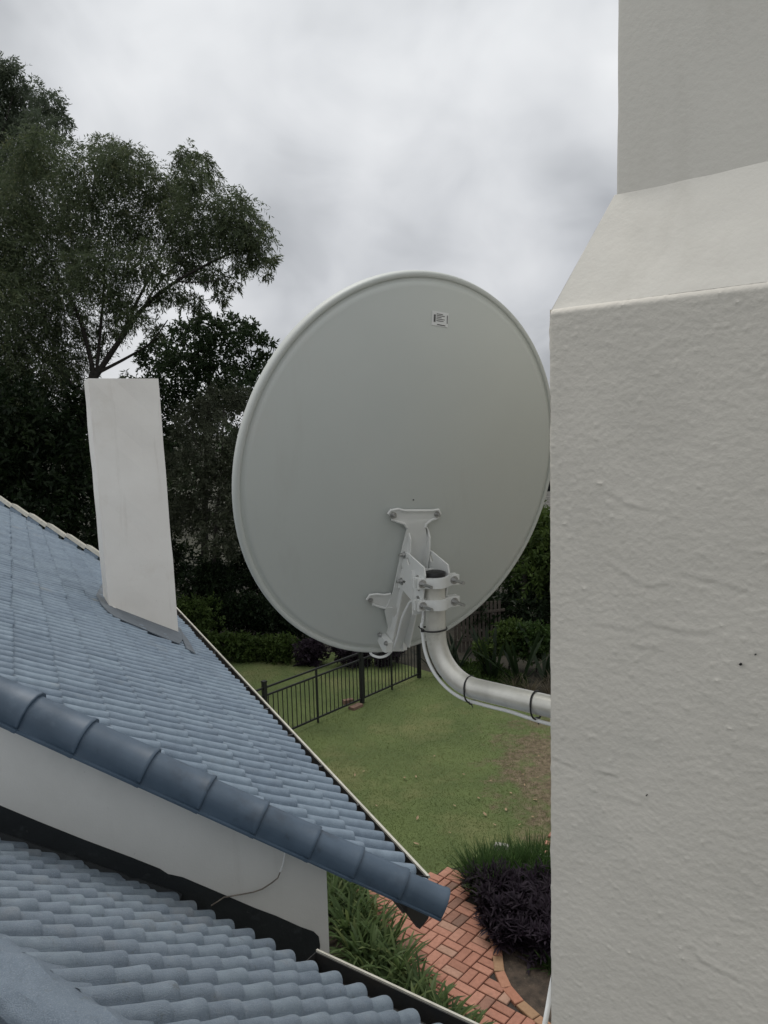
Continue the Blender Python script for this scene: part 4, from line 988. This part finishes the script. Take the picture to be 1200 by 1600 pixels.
# trees hidden behind the dish and on the right
right = [('garden_tree', 'dark leafy tree behind the dish mast, right of the fence', [(560, 800, 90), (640, 850, 80), (600, 930, 70), (520, 880, 70), (690, 900, 60), (540, 960, 50), (640, 760, 60), (500, 960, 60), (600, 980, 50), (680, 980, 40)], 24, 600, 'darkleaf'),
         ('garden_tree', 'green bushy tree at the right between the dish rim and the stack', [(845, 845, 36), (815, 865, 32), (880, 850, 50), (835, 890, 42), (800, 905, 34), (870, 920, 50), (780, 880, 30), (850, 815, 20)], 21.5, 850, 'green'),
         ('garden_tree', 'dark tree low behind the strap leaved plants at the right', [(790, 960, 48), (840, 965, 50), (760, 985, 36), (880, 980, 60), (740, 950, 34), (820, 930, 30), (770, 940, 26)], 20.5, 820, 'darkleaf')]
for nm, lab, lst, yy, bx, mt in right:
    B = np.array([*at(bx, 960, yy)[:2], 0])
    tree(nm, lab, 'tree', px_clumps(lst, yy, .6), M[mt], B, [([B, T(bx, 900, yy), T(bx-6, 840, yy)], .14, .05)], .13, .05, 1.6, 'trees right of the fence', droop=.2, twig=.55)
tl_ = [(np.array([x+random.uniform(-1, 1), 47+random.uniform(-4, 4), random.uniform(.8, 4.6)]), (2.6, 2.2, 2.1)) for x in np.arange(-42, 44, 1.35) for _ in range(2)]
V, va_ = crown(tl_, .5, .3, .16, droop=.1, twig=.5, leaves_per=8)
tag(quads('treeline', V, M['conifer'], None, va_, (0, 47, 0)), 'far belt of dark trees closing the view beyond the gardens', 'trees', None, 'stuff')
# garden trees that close the view beyond the stack, hidden from the photograph's own viewpoint
for bx, yy, hh, lab in ((5.2, 20.5, 3.2, 'leafy tree hidden behind the tall stack, nearer the lawn'), (7.8, 21.5, 4.2, 'taller leafy tree hidden behind the tall stack'), (10.8, 20.0, 3.6, 'leafy tree hidden farthest right behind the tall stack')):
    cl = [(np.array([bx+random.uniform(-1, 1), yy+random.uniform(-.7, .7), hh*random.uniform(.35, 1.0)]), (1.0, .9, .85)) for _ in range(9)]
    tree('garden_tree', lab, 'tree', cl, M['hedge'], (bx, yy, 0), [([np.array([bx, yy, 0]), np.array([bx+.1, yy, hh*.5]), np.array([bx, yy, hh])], .16, .05)], .15, .06, 1.3, 'trees right of the fence', droop=.2, twig=.55)
# row of shrubs along the back of the lawn
for i, (x, y, r, yy, lab, mt) in enumerate(((300, 950, 38, 19.9, 'leafy shrub just right of the white chimney foot', 'hedge'), (338, 1000, 24, 19.2, 'low rounded shrub at the lawn edge nearest the tiled roof', 'hedge'), (376, 1003, 27, 19.2, 'low rounded shrub second along the back of the lawn', 'hedge'), (415, 1005, 25, 19.2, 'low rounded shrub third along the back of the lawn', 'hedge'), (448, 1006, 24, 19.0, 'dark low shrub at the right end of the row by the dish rim', 'hedge'), (490, 1010, 26, 18.8, 'dark purplish shrub just below the lower rim of the dish', 'purple'), (545, 1008, 28, 18.6, 'dark purplish shrub beyond the fence rails below the dish', 'purple'), (605, 1012, 26, 18.6, 'dark purplish shrub left of the bent pipe', 'purple'), (795, 985, 30, 17.9, 'rounded dark shrub right of the picket fence', 'hedge'), (838, 990, 34, 17.7, 'rounded green shrub touching the edge of the tall stack', 'green'), (765, 1010, 22, 17.6, 'low rounded shrub in front of the picket fence end', 'hedge'), (350, 945, 30, 20.3, 'glossy shrub behind the low row on the lawn edge', 'darkleaf'), (400, 945, 38, 20.6, 'taller glossy shrub right of the agave leaves at the back', 'darkleaf'), (445, 955, 36, 20.4, 'dark glossy shrub by the lower left rim of the dish', 'darkleaf'), (295, 985, 30, 19.6, 'leafy shrub low behind the eave near the white chimney', 'hedge'), (315, 900, 42, 21.0, 'dark shrub behind the foot of the white chimney', 'darkleaf'))):
    c = at(x, y, yy); R = r*yy/FPX; gz = c[2]
    cl = [(c+np.array([random.uniform(-.6, .6)*R, random.uniform(-.3, .3)*R, -.15*R]), (R*.8, R*.7, R*.7)) for _ in range(4)]
    cl += [(np.array([c[0]+random.uniform(-.5, .5)*R, c[1], max(R*.35, c[2]-.8*R)]), (R*.9, R*.7, R*.5)) for _ in range(2)]
    tree('garden_shrub', lab, 'shrub', cl, M[mt], (c[0], c[1], 0), [([np.array([c[0], c[1], 0]), np.array([c[0]+.03, c[1], c[2]*.6]), c], .04, .015)], .085, .045, 1.5, 'shrubs along the back of the lawn', 'foliage', droop=.05, twig=.5, leaves_per=10)
# strap leaf builder -------------------------------------------------------
def straps(base, n, ln, wd, spread=1.0, droop=.9, seg=5, lean=None, upm=.25, vb=.45, vs_=.22):
    Vs, Fs, var = [], [], []; b0 = 0
    for i in range(n):
        az = rng.uniform(0, 2*math.pi); L_ = ln*rng.uniform(.65, 1.2); w = wd*rng.uniform(.8, 1.2)
        el = rng.uniform(upm, 1.25); d = np.array([math.cos(az)*math.cos(el)*spread, math.sin(az)*math.cos(el)*spread, math.sin(el)])
        if lean is not None: d = d+lean
        d /= np.linalg.norm(d); p = np.asarray(base)+np.array([rng.normal(0, .035), rng.normal(0, .035), 0]); s = nrm(np.cross(d, Z)+rng.normal(0, .12, 3)); v = float(np.clip(rng.normal(vb, vs_), 0, 1))
        for k in range(seg+1):
            t = k/seg; ww = w*(1-.15*t)*(1 if k < seg else .12)*(.75 if k == 0 else 1)
            Vs += [p-s*ww, p+s*ww]
            d = d-Z*droop*(1.3*t)/seg*1.1; d /= np.linalg.norm(d); p = p+d*L_/seg
            p = np.array([p[0], p[1], max(p[2], .012)])
        for k in range(seg):
            q = b0+k*2; Fs.append((q, q+1, q+3, q+2)); var.append(v+(.18 if k == seg-1 and rng.random() < .15 else 0))
        b0 += (seg+1)*2
    return np.array(Vs), np.array(Fs), np.clip(var, 0, 1)
def strap_plant(name, label, cat, base, mat, group=None, **kw):
    V, F, va_ = straps(base, **kw); o = quads(name, V, mat, None, va_, base, True, F=F); return tag(o, label, cat, group)
ags = [(-.72, 9.12), (-.60, 8.72), (-.78, 8.5), (-.42, 8.46), (-.55, 8.15), (-.28, 8.12), (-.42, 7.82), (-.14, 7.78), (-.30, 7.5), (.02, 7.5), (-.1, 7.25), (.16, 7.22), (.06, 6.98), (.34, 6.95), (.24, 6.7), (.48, 6.72), (.62, 6.55), (.40, 6.5)]
for i, (x, y) in enumerate(ags):
    sm = 1.0 if y > 7.4 else .78
    strap_plant('strap_leaf_plant', 'bright green strap leaved plant arching over the brick path beside the house', 'plant', (x, y, .0), M['aga'], 'strap leaved plants along the house wall', n=70, ln=.48*sm, wd=.0165, droop=1.3, upm=.25)
# tussock and purple plants in the bed
base = np.array([1.36, 9.05, 0]); Vs, Fs, va_ = [], [], []; off = 0
ts = empty('green_tussock', base, 'bright green grassy tussock at the back of the bed by the stack', 'plant')
for (x, y) in ((1.05, 8.98), (1.25, 9.08), (1.5, 9.12), (1.75, 9.15), (1.35, 8.85), (1.6, 8.9), (1.15, 8.78), (1.85, 9.0), (2.1, 9.05)):
    V, F, v = straps((x, y, .0), 300, .56, .0050, .75, .7, 4, upm=.55); Vs.append(V); Fs.append(F+off); va_.append(v); off += len(V)
quads('blades', np.concatenate(Vs), M['tussock'], ts, np.concatenate(va_), F=np.concatenate(Fs), smooth=True)
pbase = np.array([1.4, 8.2, 0]); pu = empty('purple_plant', pbase, 'dark purple leafy clump spilling over the curved brick edging', 'plant')
Vs, Fs, va_ = [], [], []; off = 0
for k in range(210):
    while True:
        x, y = rng.uniform(.92, 2.1), rng.uniform(7.62, 8.85)
        if inside((x, y), [(.93, 8.85), (1.02, 8.2), (1.12, 7.75), (1.4, 7.62), (2.1, 7.6), (2.1, 8.8)]): break
    hgt = rng.uniform(.05, .40)
    V, F, v = straps((x, y, hgt), 30, .15, .012, 1., .6, 3, upm=-.2); Vs.append(V); Fs.append(F+off); va_.append(v); off += len(V)
quads('leaves', np.concatenate(Vs), M['purple'], pu, np.concatenate(va_), F=np.concatenate(Fs), smooth=True)
strap_plant('small_green_plant', 'small bright green plant at the foot of the tall stack, below the purple clump', 'plant', (1.66, 7.55, 0), M['green'], n=60, ln=.26, wd=.008, droop=.5, upm=.3)
# bird-of-paradise like plants at the right back
for (x, y, yy, n, s, lab) in ((716, 1020, 18.2, 16, .9, 'paddle leaved plant in front of the picket fence'), (768, 1035, 17.6, 20, 1.15, 'paddle leaved plant in the middle of the back right bed'), (812, 1045, 17.2, 18, 1.2, 'paddle leaved plant with the tallest leaves, left of the dead grass'), (850, 1040, 17.4, 16, 1.2, 'paddle leaved plant half hidden by the stack'), (690, 1030, 18.0, 12, .9, 'paddle leaved plant behind the upright of the dish pipe')):
    b_ = on_z(x, y+28); V, F, va_ = straps((b_[0], b_[1], 0), max(7, n*2//3), 1.1*s, .04*s, .85, .45, 6, upm=.6)
    o = quads('paddle_leaf_plant', V, M['strel'], None, va_, (b_[0], b_[1], 0), True, F=F); tag(o, lab, 'plant', 'paddle leaved plants in the back bed')
b_ = on_z(345, 1002); V, F, va_ = straps((b_[0], 20.2, .35), 26, 1.3, .05, .8, .12, 6, upm=.5)
tag(quads('agave', V, M['strel'], None, va_, (b_[0], 20.2, 0), True, F=F), 'spiky agave behind the low shrubs between chimney and dish', 'plant')
b_ = on_z(836, 1086); V, F, va_ = [], [], []; 
dg = []
Vs, Fs, vv = [], [], []; off = 0
for k in range(7):
    V, F, v = straps((b_[0]+rng.uniform(-.6, .7), b_[1]+rng.uniform(-.25, .25), 0), 70, .5, .006, 1., .7, 4, upm=.2); Vs.append(V); Fs.append(F+off); vv.append(v); off += len(V)
tag(quads('dead_grass_clump', np.concatenate(Vs), M['deadgrass'], None, np.concatenate(vv), (b_[0], b_[1], 0), True, F=np.concatenate(Fs)), 'brown dead grass clump above the end of the bent pipe', 'dead grass')
# green ground cover under them
P = np.stack([rng.uniform(1.2, 3.1, 5200), rng.uniform(16.0, 18.2, 5200), rng.uniform(.01, .10, 5200)], 1)
k = [inside((p[0], p[1]), [(1.6, 16.75), (2.9, 15.7), (3.1, 16.6), (2.6, 17.6), (1.9, 18.0), (1.2, 17.6)]) for p in P]; P = P[k]
d = rng.normal(size=P.shape); d[:, 2] = abs(d[:, 2])
tag(quads('ground_cover', leaves(P, d, rng.uniform(.06, .14, len(P)), rng.uniform(.015, .03, len(P))), M['green'], None, rng.uniform(.3, 1, len(P)), (2, 17, 0)), 'low green ground cover below the paddle leaved plants', 'ground cover', None, 'stuff')

# grass blades on the lawn -------------------------------------------------
LAWN = [(-4.6, 9.5), (-.9, 8.6), (.5, 9.25), (.8, 9.5), (1.4, 9.7), (4.3, 10.2), (6.0, 10.5), (6.0, 14.0), (3.3, 15.1), (1.6, 16.8), (.4, 18.0), (-1.2, 19.2), (-5.0, 19.5), (-6.5, 19.5)]
n = 260000
P = np.stack([rng.uniform(-6, 6, n), 8.6+(rng.random(n)**1.35)*11, np.zeros(n)], 1)
lx = np.array([p[0] for p in LAWN]); ly = np.array([p[1] for p in LAWN])
c = np.zeros(n, bool)
for i in range(len(LAWN)):
    x0, y0, x1, y1 = lx[i], ly[i], lx[i-1], ly[i-1]
    cond = (y0 > P[:, 1]) != (y1 > P[:, 1]); c ^= cond & (P[:, 0] < (x1-x0)*(P[:, 1]-y0)/(y1-y0+1e-12)+x0)
P = P[c]
e = np.hypot((P[:, 0]-2.95)/1.0, (P[:, 1]-11.9)/2.0); P = P[rng.random(len(P)) < np.clip((e-.25)*1.4, .12, 1)]
n = len(P); h = rng.uniform(.006, .022, n); az = rng.uniform(0, 2*math.pi, n); s = np.stack([np.cos(az), np.sin(az), 0*az], 1)*.0038; tip = P+np.stack([rng.normal(0, .014, n), rng.normal(0, .014, n), h], 1)
patch = np.array([mnoise.noise(Vector((p[0]*.8, p[1]*.6, 0))) for p in P[::1]])
tag(quads('lawn_grass', np.stack([P-s, P+s, tip], 1).reshape(-1, 3), M['grass'], None, np.clip(.42+.35*patch+rng.normal(0, .16, n), 0, 1), (0, 13, 0), per=3), 'short mown grass of the lawn', 'grass', None, 'stuff')
# fallen leaves
lf = None
spots = [(500, 1193), (554, 1213), (650, 1215), (631, 1214), (712, 1260), (651, 1281), (727, 1210), (626, 1149), (770, 1220), (790, 1262), (800, 1240), (820, 1228), (775, 1290), (830, 1275), (745, 1245), (810, 1290), (840, 1250), (700, 1300), (590, 1260), (680, 1180), (567, 1206), (815, 1210), (838, 1215), (760, 1275), (655, 1320), (720, 1150), (840, 1180)]
for i, (x, y) in enumerate(spots):
    p = on_z(x, y, .03); sz = .045*random.uniform(.7, 1.3)
    if lf is None:
        V = [(0, 0, 0), (.45, .3, .25), (1., .25, .1), (1.5, 0, .3), (1., -.28, .12), (.45, -.3, .22), (.75, 0, -.05)]
        V = [np.array(v)*np.array([1, 1, .6])*.045 for v in V]
        lf = build('fallen_leaf', np.array(V)+p, [(0, 6, 1), (1, 6, 2), (2, 6, 3), (3, 6, 4), (4, 6, 5), (5, 6, 0)], M['deadleaf'], None, False, p); o = lf
    else:
        o = lf.copy(); COL.objects.link(o); o.location = tuple(p)
    o.rotation_euler = (random.uniform(-.3, .3), random.uniform(-.3, .3), random.uniform(0, 6.3)); k = random.uniform(.7, 1.5); o.scale = (k, k, k)
    tag(o, 'small curled dry leaf lying on the lawn', 'leaf', 'fallen leaves on the lawn')
